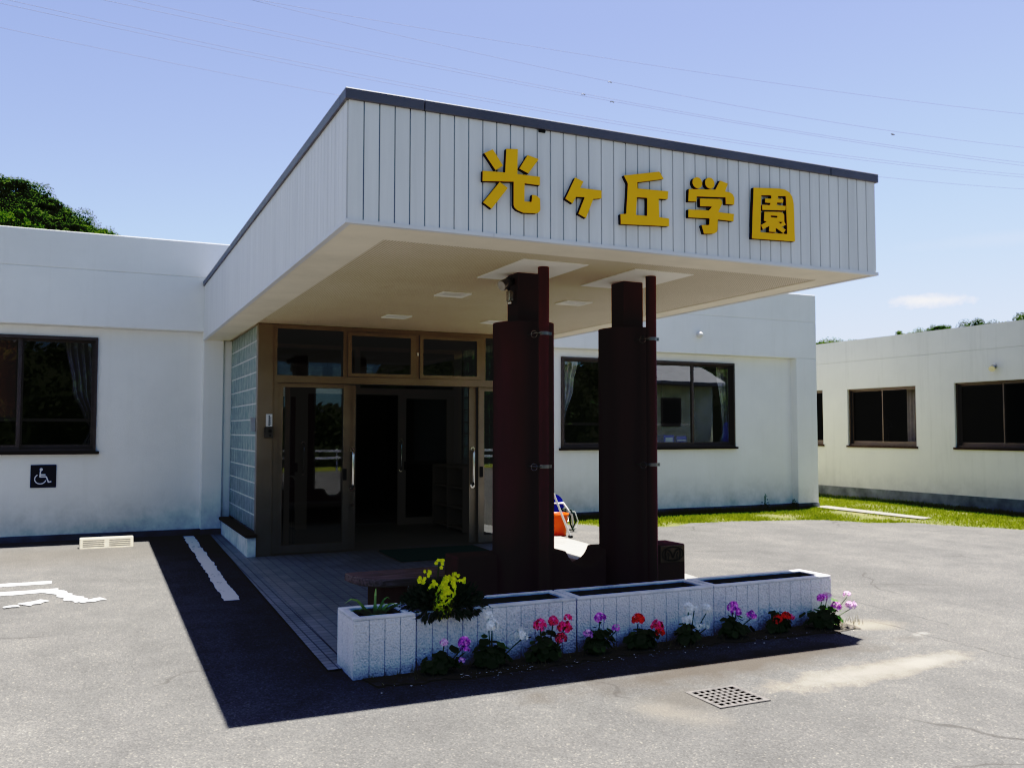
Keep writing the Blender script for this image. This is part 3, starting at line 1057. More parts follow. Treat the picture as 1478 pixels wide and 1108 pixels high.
block_wall(1.705, 1.785)
block_wall(5.135, 5.215)
zf = gz(YD) + .012
for xa, xb in ((1.692, 1.868), (5.052, 5.228)):
    q = MB()
    q.gbox(xa, xb, YD - .015, YD + .10, 2.741)
    q.build('post', M['frame'], ent, bevel=.004)
q = MB()
q.box(1.868, 5.052, YD, YD + .09, 2.69, 2.741)
q.box(1.868, 5.052, YD - .006, YD + .10, 2.062, 2.150)
q.box(1.868, 1.93, YD, YD + .09, zf, 2.062)
q.box(1.868, 1.915, YD, YD + .09, 2.15, 2.69)
q.box(5.0, 5.052, YD, YD + .09, zf, 2.69)
for xa, xb in ((2.688, 2.742), (3.598, 3.646), (4.482, 4.540)):
    q.box(xa, xb, YD, YD + .09, 2.15, 2.69)
q.build('door_frame', M['frame'], ent)
for xa, xb in ((1.915, 2.688), (4.540, 5.0)):
    tr = MB()
    tr.quad((xa, YD + .04, 2.15), (xb, YD + .04, 2.15), (xb, YD + .04, 2.69), (xa, YD + .04, 2.69))
    tr.build('pane', M['glass_door'], ent)
for xa, xb in ((2.742, 3.598), (3.646, 4.482)):
    q = MB()
    q.box(xa, xb, YD - .012, YD + .03, 2.152, 2.197)
    q.box(xa, xb, YD - .012, YD + .03, 2.642, 2.688)
    q.box(xa, xa + .05, YD - .012, YD + .03, 2.197, 2.642)
    q.box(xb - .07, xb, YD - .012, YD + .03, 2.197, 2.642)
    tw = q.build('transom_window', M['frame'], ent)
    q = MB()
    q.quad((xa + .05, YD + .01, 2.197), (xb - .07, YD + .01, 2.197), (xb - .07, YD + .01, 2.642), (xa + .05, YD + .01, 2.642))
    q.build('pane', M['glass_door'], tw)
q = MB()
q.box(3.61, 3.632, YD - .02, YD - .002, 2.43, 2.47)
q.build('catch', M['white_plastic'], ent)


def leaf(x0, x1, y, name='sliding_door', st0=.06, st1=.085, zb=None, zt=2.06):
    zb = zf + .005 if zb is None else zb
    q = MB()
    q.box(x0, x0 + st0, y, y + .035, zb, zt)
    q.box(x1 - st1, x1, y, y + .035, zb, zt)
    q.box(x0 + st0, x1 - st1, y + .002, y + .033, zb, zb + .10)
    q.box(x0 + st0, x1 - st1, y + .002, y + .033, zt - .05, zt)
    o = q.build(name, M['frame_inner' if name == 'inner_door' else 'frame'], ent)
    q = MB()
    q.quad((x0 + st0, y + .018, zb + .10), (x1 - st1, y + .018, zb + .10), (x1 - st1, y + .018, zt - .05), (x0 + st0, y + .018, zt - .05))
    q.build('pane', M['glass_door'], o)
    return o


def handle(o, x, y, z0=.81, z1=1.275):
    q = MB()
    q.tube([(x, y, z0), (x, y - .045, z0 + .03), (x, y - .05, z0 + .06), (x, y - .05, z1 - .06), (x, y - .045, z1 - .03), (x, y, z1)], .014, 10)
    q.tube([(x, y + .001, z0), (x, y - .006, z0)], .03, 14)
    q.tube([(x, y + .001, z1), (x, y - .006, z1)], .03, 14)
    q.build('handle', M['chrome'], o)


def pull(o, x, y, z0=.92, z1=1.05):
    q = MB()
    q.box(x - .02, x + .02, y - .004, y + .01, z0, z1)
    q.build('finger_pull', M['black'], o)


def lock(o, x, y, z=.62):
    q = MB()
    q.tube([(x, y, z), (x, y - .02, z)], .016, 10)
    q.build('lock', M['chrome'], o)


d1 = leaf(1.93, 2.782, YD + .012)
pull(d1, 2.722, YD + .012)
d2 = leaf(2.02, 2.864, YD + .052)
handle(d2, 2.822, YD + .052)
lock(d2, 2.822, YD + .052)
d3 = leaf(4.333, 5.0, YD + .052, st0=.105)
handle(d3, 4.383, YD + .052)
d4 = leaf(4.445, 5.0, YD + .012, st0=.085, st1=.05)
pull(d4, 4.487, YD + .012)
# inner screen with a second pair of doors
YI = 12.88
q = MB()
q.box(1.79, 5.13, YI, YI + .08, 2.04, 2.13)
q.box(1.79, 5.13, YI, YI + .08, 2.68, 2.742)
for xa, xb in ((1.79, 1.85), (3.45, 3.53), (5.0, 5.13)):
    q.box(xa, xb, YI, YI + .08, 2.13, 2.68)
q.box(1.79, 1.85, YI, YI + .08, .11, 2.04)
q.box(5.0, 5.13, YI, YI + .08, .11, 2.04)
q.build('inner_frame', M['frame_inner'], ent)
i1 = leaf(1.86, 2.775, YI + .02, 'inner_door', .07, .17, .115, 2.04)
handle(i1, 2.715, YI + .02, .90, 1.33)
pull(i1, 2.62, YI + .02)
i2 = leaf(4.125, 5.0, YI + .02, 'inner_door', .12, .10, .115, 2.04)
handle(i2, 4.165, YI + .02, .92, 1.36)
pull(i2, 4.235, YI + .02)
for xa, xb in ((1.85, 3.45), (3.53, 5.0)):
    q = MB()
    q.quad((xa, YI + .04, 2.13), (xb, YI + .04, 2.13), (xb, YI + .04, 2.68), (xa, YI + .04, 2.68))
    q.build('pane', M['glass_door'], ent)

# things in and on the vestibule
ic = thing('intercom', 'steel door intercom with white notice on the left post', 'intercom', (1.825, YD - .02, 1.43))
q = MB()
q.box(1.775, 1.872, YD - .045, YD - .015, 1.425, 1.545)
q.build('panel', M['intercom'], ic, bevel=.004)
q = MB()
q.tube([(1.835, YD - .045, 1.50), (1.835, YD - .050, 1.50)], .018, 14)
q.build('lens', M['black'], ic)
q = MB()
q.tube([(1.835, YD - .045, 1.452), (1.835, YD - .053, 1.452)], .009, 10)
q.build('button', M['black'], ic)
q = MB()
q.box(1.792, 1.862, YD - .022, YD - .015, 1.55, 1.695)
nt = q.build('notice', M['paper'], ic)
q = MB()
for k in range(5):
    q.box(1.82, 1.834, YD - .0235, YD - .0222, 1.565 + .024 * k, 1.580 + .024 * k)
    if k < 4:
        q.box(1.842, 1.850, YD - .0235, YD - .0222, 1.575 + .024 * k, 1.588 + .024 * k)
q.build('lettering', M['black'], nt)
q = MB()
q.quad((1.700, 10.72, 1.50), (1.700, 10.95, 1.50), (1.700, 10.95, 1.66), (1.700, 10.72, 1.66))
q.quad((1.700, 10.72, 1.50), (1.640, 10.70, 1.50), (1.640, 10.70, 1.66), (1.700, 10.72, 1.66))
q.build('paper_notice', M['paper'], loc=(1.70, 10.8, 1.5), label='white paper notice fixed to the glass blocks beside the post', cat='notice')
sh = thing('shoe_cabinet', 'dark open shoe cabinet inside the entrance on the right', 'cabinet', (4.8, 12.2, gz(12.2)))
q = MB()
for zz in (.14, .42, .70, .98):
    q.box(4.63, 5.06, 11.55, 12.75, zz, zz + .025)
q.build('shelf', M['cabinet'], sh)
q = MB()
for yy in (11.53, 12.14, 12.75):
    q.box(4.62, 5.07, yy, yy + .022, .11, 1.01)
q.box(5.07, 5.09, 11.53, 12.77, .11, 1.01)
q.build('side_panel', M['cabinet'], sh)
us = thing('umbrella_stand', 'black wire umbrella stand behind the left sidelight', 'umbrella stand', (2.16, 11.3, gz(11.3)))
q = MB()
for zz in (.12, .30, .52):
    q.torus((2.16, 11.3, zz), .12, .006)
for k in range(8):
    an = k * math.pi / 4
    q.tube([(2.16 + .12 * math.cos(an), 11.3 + .12 * math.sin(an), .10), (2.16 + .12 * math.cos(an), 11.3 + .12 * math.sin(an), .52)], .004, 6)
q.build('rack', M['black'], us)
um = thing('umbrella', 'folded dark umbrella with curved pale handle in the stand', 'umbrella', (2.16, 11.3, .12))
q = MB()
q.tube([(2.13, 11.32, .13), (2.15, 11.31, .3), (2.17, 11.29, .6), (2.18, 11.285, .80)], [.012, .04, .03, .012], 12)
q.build('canopy', M['black'], um)
q = MB()
q.tube([(2.18, 11.285, .8), (2.185, 11.28, .90)] + [(2.185 + .045 - .045 * math.cos(a_), 11.28, .90 + .045 * math.sin(a_)) for a_ in [math.pi * k / 8 for k in range(1, 9)]], .010, 8)
q.build('handle', M['white_plastic'], um)
q = MB()
q.prism([(3.10, 9.53), (4.30, 9.56), (4.30, 10.42), (3.10, 10.42)], 'z', 0, .014)
q.v = [(x_, y_, z_ + gz(y_) + .011) for x_, y_, z_ in q.v]
q.build('doormat', M['mat'], loc=(3.7, 10, gz(10)), label='dark green doormat on the porch tiles before the doors', cat='doormat')

# ------------------------------------------------------------------ CANOPY
CX0, CX1, CY0, CY1, CZ0, CZ1 = 1.3295, 5.595, 5.185, 12.838, 2.743, 3.541
can = thing('entrance_canopy', 'flat entrance canopy clad in white panels with slate roof trim', 'canopy', (3.46, 9.0, CZ0))


def panel_run(x0, x1, fixed, axis, side, gap):
    q = MB()
    step = .0958
    n = int(round((x1 - x0) / step))
    step = (x1 - x0) / n
    for i in range(n):
        a, b = x0 + i * step + gap / 2, x0 + (i + 1) * step - gap / 2
        lo, hi = (fixed, fixed + .012 * side) if side > 0 else (fixed - .012, fixed)
        if axis == 'x':
            q.box(a, b, lo, hi, CZ0 + .0125, CZ1 - .066)
        else:
            q.box(lo, hi, a, b, CZ0 + .0125, CZ1 - .066)
    return q


panel_run(CX0 + .004, CX1 - .004, CY0, 'x', 1, .0075).build('front_panelling', M['panel'], can)
panel_run(CY0 + .016, CY1, CX0, 'y', 1, .0035).build('left_panelling', M['panel'], can)
panel_run(CY0 + .016, CY1, CX1, 'y', -1, .0035).build('right_panelling', M['panel'], can)
q = MB()
q.box(CX0 + .013, CX1 - .013, CY0 + .013, CY0 + .10, CZ0 + .02, CZ1 - .02)
q.box(CX0 + .013, CX0 + .10, CY0 + .10, CY1, CZ0 + .02, CZ1 - .02)
q.box(CX1 - .10, CX1 - .013, CY0 + .10, CY1, CZ0 + .02, CZ1 - .02)
q.box(CX0 + .10, CX1 - .10, CY0 + .10, 13.2, 3.40, 3.46)
q.build('core', M['panel_gap'], can)
q = MB()
segx = [CX0 - .018, 1.808, 5.116, CX1 + .018]
for i in range(3):
    q.box(segx[i] + (.0015 if i else 0), segx[i + 1] - (.0015 if i < 2 else 0), CY0 - .018, CY0 + .12, CZ1 - .068, CZ1)
q.box(CX0 - .018, CX0 + .12, CY0 + .121, CY1, CZ1 - .068, CZ1)
q.box(CX1 - .12, CX1 + .018, CY0 + .121, CY1, CZ1 - .068, CZ1)
q.build('roof_trim', M['trim'], can, bevel=.003, seg=1)
q = MB()
q.box(2.60, 2.645, CY0 - .012, CY0 + .001, CZ1 - .085, CZ1 - .069)
q.build('overflow_spout', M['black'], can)
q = MB()
segd = [CX0 - .008, 2.278, CX1 + .008]
for i in range(2):
    q.box(segd[i] + (.002 if i else 0), segd[i + 1], CY0 - .008, CY0 + .03, CZ0 - .012, CZ0 + .012)
q.box(CX0 - .008, CX0 + .03, CY0 + .031, CY1, CZ0 - .012, CZ0 + .012)
q.box(CX1 - .03, CX1 + .008, CY0 + .031, CY1, CZ0 - .012, CZ0 + .012)
q.build('drip_edge', M['drip'], can)
q = MB()
ix0, ix1, iy0 = 1.674, 5.345, 5.58
q.box(CX0 + .031, CX1 - .031, CY0 + .031, iy0, CZ0 - .006, CZ0 + .018)
q.box(CX0 + .031, ix0, iy0, CY1, CZ0 - .006, CZ0 + .018)
q.box(ix1, CX1 - .031, iy0, CY1, CZ0 - .006, CZ0 + .018)
q.build('soffit_border', M['soffit_edge'], can)
q = MB()
q.box(ix0, ix1, iy0, W0 + .3, CZ0 + .001, CZ0 + .018)
q.build('soffit', M['soffit'], can)
for xa, xb in ((2.785, 3.325), (3.738, 4.285)):
    q = MB()
    q.box(xa, xb, 5.80, 6.66, CZ0 - .006, CZ0)
    q.build('ceiling_plate', M['soffit_white'], can)
for (xx, yy), lb in zip(((2.93, 7.58), (4.183, 7.58), (2.95, 9.32), (4.12, 9.32)), ('square recessed ceiling light near the floodlight, nearer row, left', 'square recessed ceiling light seen between the two columns', 'square recessed ceiling light nearest the transom windows, farther row, left', 'square recessed ceiling light half hidden behind the left column top')):
    th = thing('ceiling_light', lb, 'ceiling light', (xx, yy, CZ0), 'recessed lights in the canopy soffit')
    q = MB()
    for a, b, c, d in ((-.137, .137, -.125, -.105), (-.137, .137, .105, .125), (-.137, -.117, -.105, .105), (.117, .137, -.105, .105)):
        q.box(xx + a, xx + b, yy + c, yy + d, CZ0 - .012, CZ0 - .001)
    q.build('frame', M['soffit_white'], th)
    q = MB()
    q.box(xx - .117, xx + .117, yy - .105, yy + .105, CZ0 - .006, CZ0 - .001)
    q.build('diffuser', M['lamp_glass'], th)

# ------------------------------------------------------------------ SIGN CHARACTERS
LET = {
 'hikari': (((2.201, 3.255), (2.259, 3.287), (2.33, 3.19), (2.279, 3.155)), ((2.506, 3.282), (2.585, 3.265), (2.51, 3.162), (2.446, 3.186)), ((2.354, 3.303), (2.435, 3.311), (2.431, 3.148), (2.594, 3.15), (2.593, 3.094), (2.483, 3.095), (2.482, 2.976), (2.534, 2.978), (2.538, 3.026), (2.567, 3.024), (2.594, 3.007), (2.597, 2.937), (2.590, 2.92), (2.571, 2.908), (2.474, 2.902), (2.43, 2.916), (2.412, 2.93), (2.406, 2.946), (2.406, 3.096), (2.19, 3.074), (2.191, 3.14), (2.346, 3.148)), ((2.307, 3.082), (2.364, 3.05), (2.252, 2.905), (2.194, 2.939))),
 'ke': (((2.856, 3.177), (2.918, 3.157), (2.893, 3.112), (3.057, 3.113), (3.056, 3.06), (2.993, 3.049), (2.936, 2.914), (2.879, 2.938), (2.927, 3.053), (2.861, 3.049), (2.835, 3.002), (2.782, 3.028)),),
 'oka': (((3.235, 3.237), (3.521, 3.299), (3.558, 3.252), (3.4, 3.216), (3.34, 3.203), (3.342, 3.16), (3.594, 3.169), (3.589, 3.113), (3.514, 3.109), (3.518, 2.979), (3.599, 2.978), (3.598, 2.924), (3.208, 2.901), (3.206, 2.969), (3.251, 2.975), (3.266, 3.186)), ((3.337, 3.099), (3.42, 3.104), (3.419, 2.978), (3.327, 2.975))),
 'gaku': (tuple((3.844 + .041 * math.cos(k * math.pi / 10), 3.259 + .040 * math.sin(k * math.pi / 10)) for k in range(20)), tuple((3.952 + .041 * math.cos(k * math.pi / 10), 3.269 + .040 * math.sin(k * math.pi / 10)) for k in range(20)), ((3.771, 3.206), (4.001, 3.228), (4.044, 3.299), (4.112, 3.284), (4.086, 3.225), (4.132, 3.222), (4.157, 3.209), (4.169, 3.185), (4.166, 3.137), (4.092, 3.133), (4.091, 3.181), (3.835, 3.16), (3.833, 3.124), (3.765, 3.118)), ((3.865, 3.148), (4.03, 3.163), (4.052, 3.156), (4.06, 3.136), (4.024, 3.067), (4.163, 3.069), (4.159, 3.015), (4.018, 3.014), (4.015, 2.94), (4.007, 2.921), (3.982, 2.908), (3.898, 2.9), (3.878, 2.959), (3.943, 2.967), (3.947, 3.014), (3.764, 3.004), (3.766, 3.06), (3.94, 3.071), (3.97, 3.102), (3.865, 3.093))),
 'sono': (((4.348, 3.283), (4.591, 3.304), (4.64, 3.302), (4.683, 3.287), (4.711, 3.254), (4.724, 3.204), (4.73, 2.919), (4.326, 2.905), (4.337, 3.112)), ((4.415, 3.234), (4.51, 3.243), (4.51, 3.219), (4.453, 3.213), (4.451, 3.183), (4.502, 3.186), (4.498, 3.17), (4.424, 3.163), (4.424, 3.126), (4.642, 3.144), (4.646, 3.179), (4.562, 3.175), (4.562, 3.195), (4.621, 3.2), (4.625, 3.228), (4.572, 3.224), (4.574, 3.246), (4.649, 3.252), (4.657, 2.968), (4.403, 2.958)), ((4.444, 3.114), (4.604, 3.128), (4.631, 3.113), (4.63, 3.06), (4.645, 3.036), (4.602, 3.016), (4.644, 2.999), (4.619, 2.971), (4.548, 3.006), (4.548, 2.972), (4.484, 2.97), (4.488, 3.013), (4.428, 2.981), (4.411, 3.013), (4.464, 3.043), (4.438, 3.047)), ((4.502, 3.092), (4.566, 3.096), (4.563, 3.081), (4.502, 3.079)), ((4.572, 3.052), (4.616, 3.055), (4.594, 3.04))),
}
LLAB = {'hikari': 'large yellow character with three rays and hooked leg, first on the canopy', 'ke': 'small yellow character, the smallest of those on the canopy front', 'oka': 'yellow character with a wide flat base bar, middle of the canopy sign', 'gaku': 'yellow character topped by two round dots', 'sono': 'yellow boxed character enclosed in a square frame, last on the canopy'}


def glyph_mesh(loops, y0, y1, only):
    cu = bpy.data.curves.new('tmp', 'CURVE')
    cu.dimensions = '2D'
    cu.fill_mode = 'BOTH'
    cu.extrude = (y1 - y0) / 2
    for lp in loops:
        sp = cu.splines.new('POLY')
        sp.points.add(len(lp) - 1)
        for p_, (x_, z_) in zip(sp.points, lp):
            p_.co = (x_, z_, 0, 1)
        sp.use_cyclic_u = True
    ob = bpy.data.objects.new('tmp', cu)
    COL.objects.link(ob)
    dg = bpy.context.evaluated_depsgraph_get()
    me = bpy.data.meshes.new_from_object(ob.evaluated_get(dg))
    bpy.data.objects.remove(ob)
    mb_ = MB()
    ym = (y0 + y1) / 2
    vs_ = [(v.co.x, ym - v.co.z, v.co.y) for v in me.vertices]
    fs_ = []
    for p_ in me.polygons:
        flat = abs(p_.normal.z) > .5
        if only == 'all' or (only == 'front') == flat:
            fs_.append(tuple(p_.vertices))
    mb_.add(vs_, fs_)
    return mb_


for k, loops in LET.items():
    xs = [p_[0] for lp in loops for p_ in lp]
    th = thing('sign_character', LLAB[k], 'sign', (sum((min(xs), max(xs))) / 2, CY0, 2.9), 'yellow characters on the canopy front')
    glyph_mesh(loops, CY0 - .034, CY0 - .029, 'all').build('face', M['yellow'], th)
    glyph_mesh(loops, CY0 - .028, CY0 - .001, 'all').build('letter_side', M['letter_side'], th)

# ------------------------------------------------------------------ COLUMNS, LOW WALL, PIPES
cxs = (3.067, 4.030)
CYC = 6.385
for i, cx in enumerate(cxs):
    th = thing('entrance_column', ('left maroon column with round drum below and floodlight at its top', 'right maroon column with round drum below, beside the bronze plaque')[i], 'column', (cx, CYC, gz(CYC)), 'maroon columns under the canopy')
    q = MB()
    q.cyl(cx, CYC, gz(CYC) - .03, 2.345, .241, 56)
    q.build('drum', M['maroon'], th, bevel=.006)
    q = MB()
    q.box(cx - .095, cx + .095, CYC - .095, CYC + .095, 2.345, CZ0 - .007)
    q.build('shaft', M['maroon'], th, bevel=.004)
    px, py = cx - .012, 6.01
    th = thing('drainpipe', ('maroon drainpipe clamped to the left column', 'maroon drainpipe clamped to the right column')[i], 'drainpipe', (px, py, gz(py)), 'drainpipes on the columns')
    q = MB()
    q.cyl(px, py, gz(py), CZ0 - .007, .0415, 24)
    q.build('pipe', M['maroon'], th)
    for zz in (2.234, 1.238):
        q = MB()
        q.cyl(px, py, zz - .014, zz + .014, .0445, 24)
        q.box(px + .036, px + .062, py - .018, py + .004, zz - .013, zz + .013)
        q.tube([(px - .03, py - .03, zz), (px - .075, py - .01, zz), (px - .06, CYC - .235, zz)], .007, 8)
        q.torus((px - .068, py + .02, zz - .005), .026, .006, (1, 0.6, 0), 16, 6)
        q.build('bracket', M['lamp_metal'], th)

lw = thing('low_wall', 'low maroon wall with a curved notch joining the two columns', 'low wall', (3.54, 6.49, gz(6.5)))
q = MB()
nc, hw, dep, zt = 3.605, .176, .135, .552
prof = [(2.505, gz(6.5) - .03), (4.570, gz(6.5) - .03), (4.570, zt), (nc + hw, zt)]
rad = (hw * hw + dep * dep) / (2 * dep)
a1 = math.asin(hw / rad)
for k in range(1, 16):
    an = a1 - 2 * a1 * k / 16
    prof.append((nc + rad * math.sin(an), zt - dep + rad * (1 - math.cos(an))))
prof += [(nc - hw, zt), (2.505, zt)]
q.prism(prof, 'y', 6.347, 6.637)
q.build('wall', M['maroon_wall'], lw, bevel=.014, seg=3)
pl = thing('plaque', 'square bronze plaque with oval emblem on the low wall end', 'plaque', (4.435, 6.34, .47))
q = MB()
q.box(4.312, 4.556, 6.337, 6.346, .402, .546)
q.build('plate', M['plaque'], pl, bevel=.003)
q = MB()
pc = lambda x_, z_, e: (4.434 + x_, 6.3345 - e, .474 + z_)
stroke(q, [(.105 * math.cos(k * math.pi / 16), .058 * math.sin(k * math.pi / 16)) for k in range(33)], .006, pc)
stroke(q, [(-.068, -.036), (-.078, 0), (-.068, .040)], .010, lambda a_, b2, e: pc(a_, b2, e + .0012))
stroke(q, [(.068, -.036), (.078, 0), (.068, .040)], .010, lambda a_, b2, e: pc(a_, b2, e + .0012))
stroke(q, [(-.052, .036), (-.03, .026), (-.012, .0), (-.002, -.028)], .009, lambda a_, b2, e: pc(a_, b2, e + .0012))
stroke(q, [(.052, .036), (.03, .026), (.014, .0), (.002, -.028)], .009, lambda a_, b2, e: pc(a_, b2, e + .0024))
stroke(q, [(-.045, -.040), (-.038, -.01), (-.05, .012)], .005, lambda a_, b2, e: pc(a_, b2, e + .0012))
stroke(q, [(.045, -.040), (.038, -.01), (.05, .012)], .005, lambda a_, b2, e: pc(a_, b2, e + .0012))
stroke(q, [(-.05, -.047), (0, -.052), (.05, -.047)], .005, lambda a_, b2, e: pc(a_, b2, e + .0012))
q.build('emblem', M['plaque_dark'], pl)

fl = thing('floodlight', 'silver sensor floodlight fixed to the left column top', 'floodlight', (2.95, 6.36, 2.53))
q = MB()
q.box(2.918, 2.971, 6.33, 6.39, 2.515, 2.60)
q.build('sensor_box', M['steel'], fl, bevel=.006)
q = MB()
q.sphere((2.93, 6.34, 2.502), .022)
q.build('sensor', M['steel'], fl)
q = MB()
q.tube([(2.93, 6.36, 2.60), (2.915, 6.35, 2.635), (2.90, 6.345, 2.65)], .010, 8)
q.build('arm', M['black'], fl)
q = MB()
q.tube([(2.945, 6.365, 2.675), (2.93, 6.36, 2.667), (2.86, 6.335, 2.632), (2.852, 6.332, 2.628)], [.022, .036, .044, .040], 18)
q.build('lamp_head', M['lamp_metal'], fl)
q = MB()
q.tube([(2.962, 6.37, 2.684), (2.93, 6.359, 2.668)], [.030, .040], 18)
q.build('rear_cap', M['black'], fl)

# bench behind the low wall
bn = thing('bench', 'weathered plank bench on dark red boards behind the planters', 'bench', (2.55, 6.9, gz(6.9)))
q = MB()
pr = [(3.9, 6.66), (3.9, 7.15), (1.86, 7.15), (1.84, 7.12), (1.85, 6.98), (1.88, 6.86), (1.92, 6.77), (1.98, 6.70), (2.05, 6.665), (2.1, 6.66)]
q.prism(pr, 'z', .312, .372)
q.build('seat', M['wood'], bn, bevel=.01)
q = MB()
q.box(2.26, 3.55, 6.72, 6.76, .262, .311)
q.build('rail', M['wood'], bn, bevel=.004)
for xx in (2.02, 3.6):
    q = MB()
    q.gbox(xx, xx + .22, 6.74, 7.08, .313)
    q.build('leg', M['wood_red'], bn, bevel=.006)

# ------------------------------------------------------------------ PLANTERS
PY0, PY1 = 5.40, 5.762


def planter(x0, x1, y0, lb, soil_z=.322):
    h = .372
    th = thing('planter', lb, 'planter', ((x0 + x1) / 2, (y0 + PY1) / 2, gz(5.5)), 'roughcast planters in a row before the columns')
    q = MB()
    t_ = .045
    q.gbox(x0 + .012, x1 - .012, y0 + .014, y0 + t_, h - .021)
    q.gbox(x0 + .012, x1 - .012, PY1 - t_, PY1 - .012, h - .021)
    q.gbox(x0 + .012, x0 + t_, y0 + t_, PY1 - t_, h - .021)
    q.gbox(x1 - t_, x1 - .012, y0 + t_, PY1 - t_, h - .021)
    n = max(3, int(round((x1 - x0) / .105)))
    st = (x1 - x0) / n
    for i in range(n):
        q.box(x0 + i * st + (.002 if i else 0), x0 + (i + 1) * st - (.002 if i < n - 1 else 0), y0, y0 + .0135, gz(y0) - .03, h - .019)
    m = 3
    st = (PY1 - y0 - .014) / m
    for i in range(m):
        for xa in (x0, x1 - .0118):
            q.box(xa, xa + .0118, y0 + .014 + i * st, y0 + .014 + (i + 1) * st - (.005 if i < m - 1 else 0), gz(5.5) - .03, h - .019)
    q.build('box', M['roughcast'], th)
    q = MB()
    q.box(x0 + t_ + .001, x1 - t_ - .001, PY1 - t_ - .004, PY1 - t_ - .0005, .2, h - .020)
    q.box(x0 + t_ + .001, x1 - t_ - .001, y0 + t_ + .0005, y0 + t_ + .004, .2, h - .020)
    q.box(x0 + t_ + .0005, x0 + t_ + .004, y0 + t_ + .005, PY1 - t_ - .005, .2, h - .020)
    q.box(x1 - t_ - .004, x1 - t_ - .0005, y0 + t_ + .005, PY1 - t_ - .005, .2, h - .020)
    q.build('liner', M['liner'], th)  # thin dark sheets added over the planter's inner walls
    q = MB()
    for a_, b2, c2, d2_ in ((x0, x1, y0, y0 + .055), (x0, x1, PY1 - .055, PY1), (x0, x0 + .055, y0 + .055, PY1 - .055), (x1 - .055, x1, y0 + .055, PY1 - .055)):
        q.box(a_, b2, c2, d2_, h - .018, h)
    q.build('rim', M['planter_rim'], th, bevel=.005)
    q = MB()
    n1, n2 = 24, 8
    vs_ = [(x0 + t_ + (x1 - x0 - 2 * t_) * i / n1, y0 + t_ + (PY1 - y0 - 2 * t_) * j / n2, soil_z + .02 * noise.noise(Vector((i * .5 + x0 * 9, j * .6, 0)))) for j in range(n2 + 1) for i in range(n1 + 1)]
    q.add(vs_, [(j * (n1 + 1) + i, j * (n1 + 1) + i + 1, (j + 1) * (n1 + 1) + i + 1, (j + 1) * (n1 + 1) + i) for j in range(n2) for i in range(n1)], True)
    q.build('soil', M['soil'], th)
    return th


planter(1.447, 1.842, 5.378, 'short white planter holding a striped grass plant, far left', .33)
planter(1.858, 2.992, 5.405, 'white planter with yellow snapdragons spilling over its corner', .32)
planter(3.006, 4.142, 5.412, 'empty white planter directly before the right column')
planter(4.153, 5.285, 5.418, 'empty white planter with a sunlit right end')


# ------------------------------------------------------------------ PLANTS
def rand_dir(up=0.0):
    while True:
        v = Vector((random.uniform(-1, 1), random.uniform(-1, 1), random.uniform(-1, 1)))
        if 0.05 < v.length < 1:
            v.normalize()
            if v.z > up:
                return v


def disc(mb, c, nrm, r, n=9, wave=.18, cup=.25):
    nrm = nrm.normalized()
    a_ = nrm.orthogonal().normalized()
    b2 = nrm.cross(a_)
    ph = random.uniform(0, 6.28)
    vs_ = [c - nrm * r * cup * .4]
    for k in range(n):
        t_ = ph + 2 * math.pi * k / n
        rr = r * (1 + wave * (1 if k % 2 else -1) * .5)
        vs_.append(c + (a_ * math.cos(t_) + b2 * math.sin(t_)) * rr + nrm * r * cup * .5 * (1 if k % 2 else .3))
    mb.add(vs_, [(0, k + 1, (k + 1) % n + 1) for k in range(n)], True)


def flower_head(mb, c, r, nf=26):
    for _ in range(nf):
        d = rand_dir(-.35)
        p_ = c + d * r * random.uniform(.75, 1.0)
        d = (d + rand_dir(-1) * .4).normalized()
        a_ = d.orthogonal().normalized()
        b2 = d.cross(a_)
        ph = random.uniform(0, 6.28)
        pr = r * .42
        for k in range(5):
            t0 = ph + 2 * math.pi * k / 5
            u = a_ * math.cos(t0) + b2 * math.sin(t0)
            w_ = a_ * -math.sin(t0) + b2 * math.cos(t0)
            mb.add([p_, p_ + u * pr * .6 + w_ * pr * .34 + d * pr * .2, p_ + u * pr + d * pr * .15, p_ + u * pr * .6 - w_ * pr * .34 + d * pr * .2], [(0, 1, 2, 3)])


def geranium(x, y, wd, h, heads, pet, lb, n=85):
    z = gz(y)
    th = thing('geranium', lb, 'flower', (x, y, z), 'geraniums growing along the planters')
    q = MB()
    wd *= 1.12
    n = int(n * 1.35)
    lobes = [(random.uniform(-.45, .45) * wd, random.uniform(.55, 1.15), random.uniform(.5, .85)) for _ in range(4)] + [(0, 1, .8)]
    for _ in range(n):
        d = rand_dir(-.1)
        rr = random.uniform(.4, 1.0) * (1.3 if random.random() < .08 else 1)
        lx, lh, ls = random.choice(lobes)
        c = Vector((x + lx + d.x * wd * ls * rr, y + d.y * wd * .62 * ls * rr, z + .025 + abs(d.z) * h * lh * rr + .015))
        c.y = min(c.y, 5.385)
        disc(q, c, (d + Vector((0, -.25, .55))), random.uniform(.015, .037))
    for _ in range(10):
        d = rand_dir(0)
        q.tube([(x + d.x * .02, y + d.y * .02, z), (x + d.x * wd * .6, y + d.y * wd * .4, z + h * .6)], .003, 5)
    q.build('foliage', M['geranium'], th)
    for hx, hz, hr, pm in heads:
        hy = y - random.uniform(.03, .07)
        q = MB()
        q.tube([(x + hx * .3, y, z + .05), (x + hx * .75, (y + hy) / 2, z + hz * .65), (x + hx, hy, z + hz - hr * .6)], .0032, 5)
        st_ = q.build('stem', M['stem'], th)
        q = MB()
        flower_head(q, Vector((x + hx, hy, z + hz)), hr * 1.06, 34 if hr > .028 else 22)
        q.build('flower_head', M[pm], th)
    return th


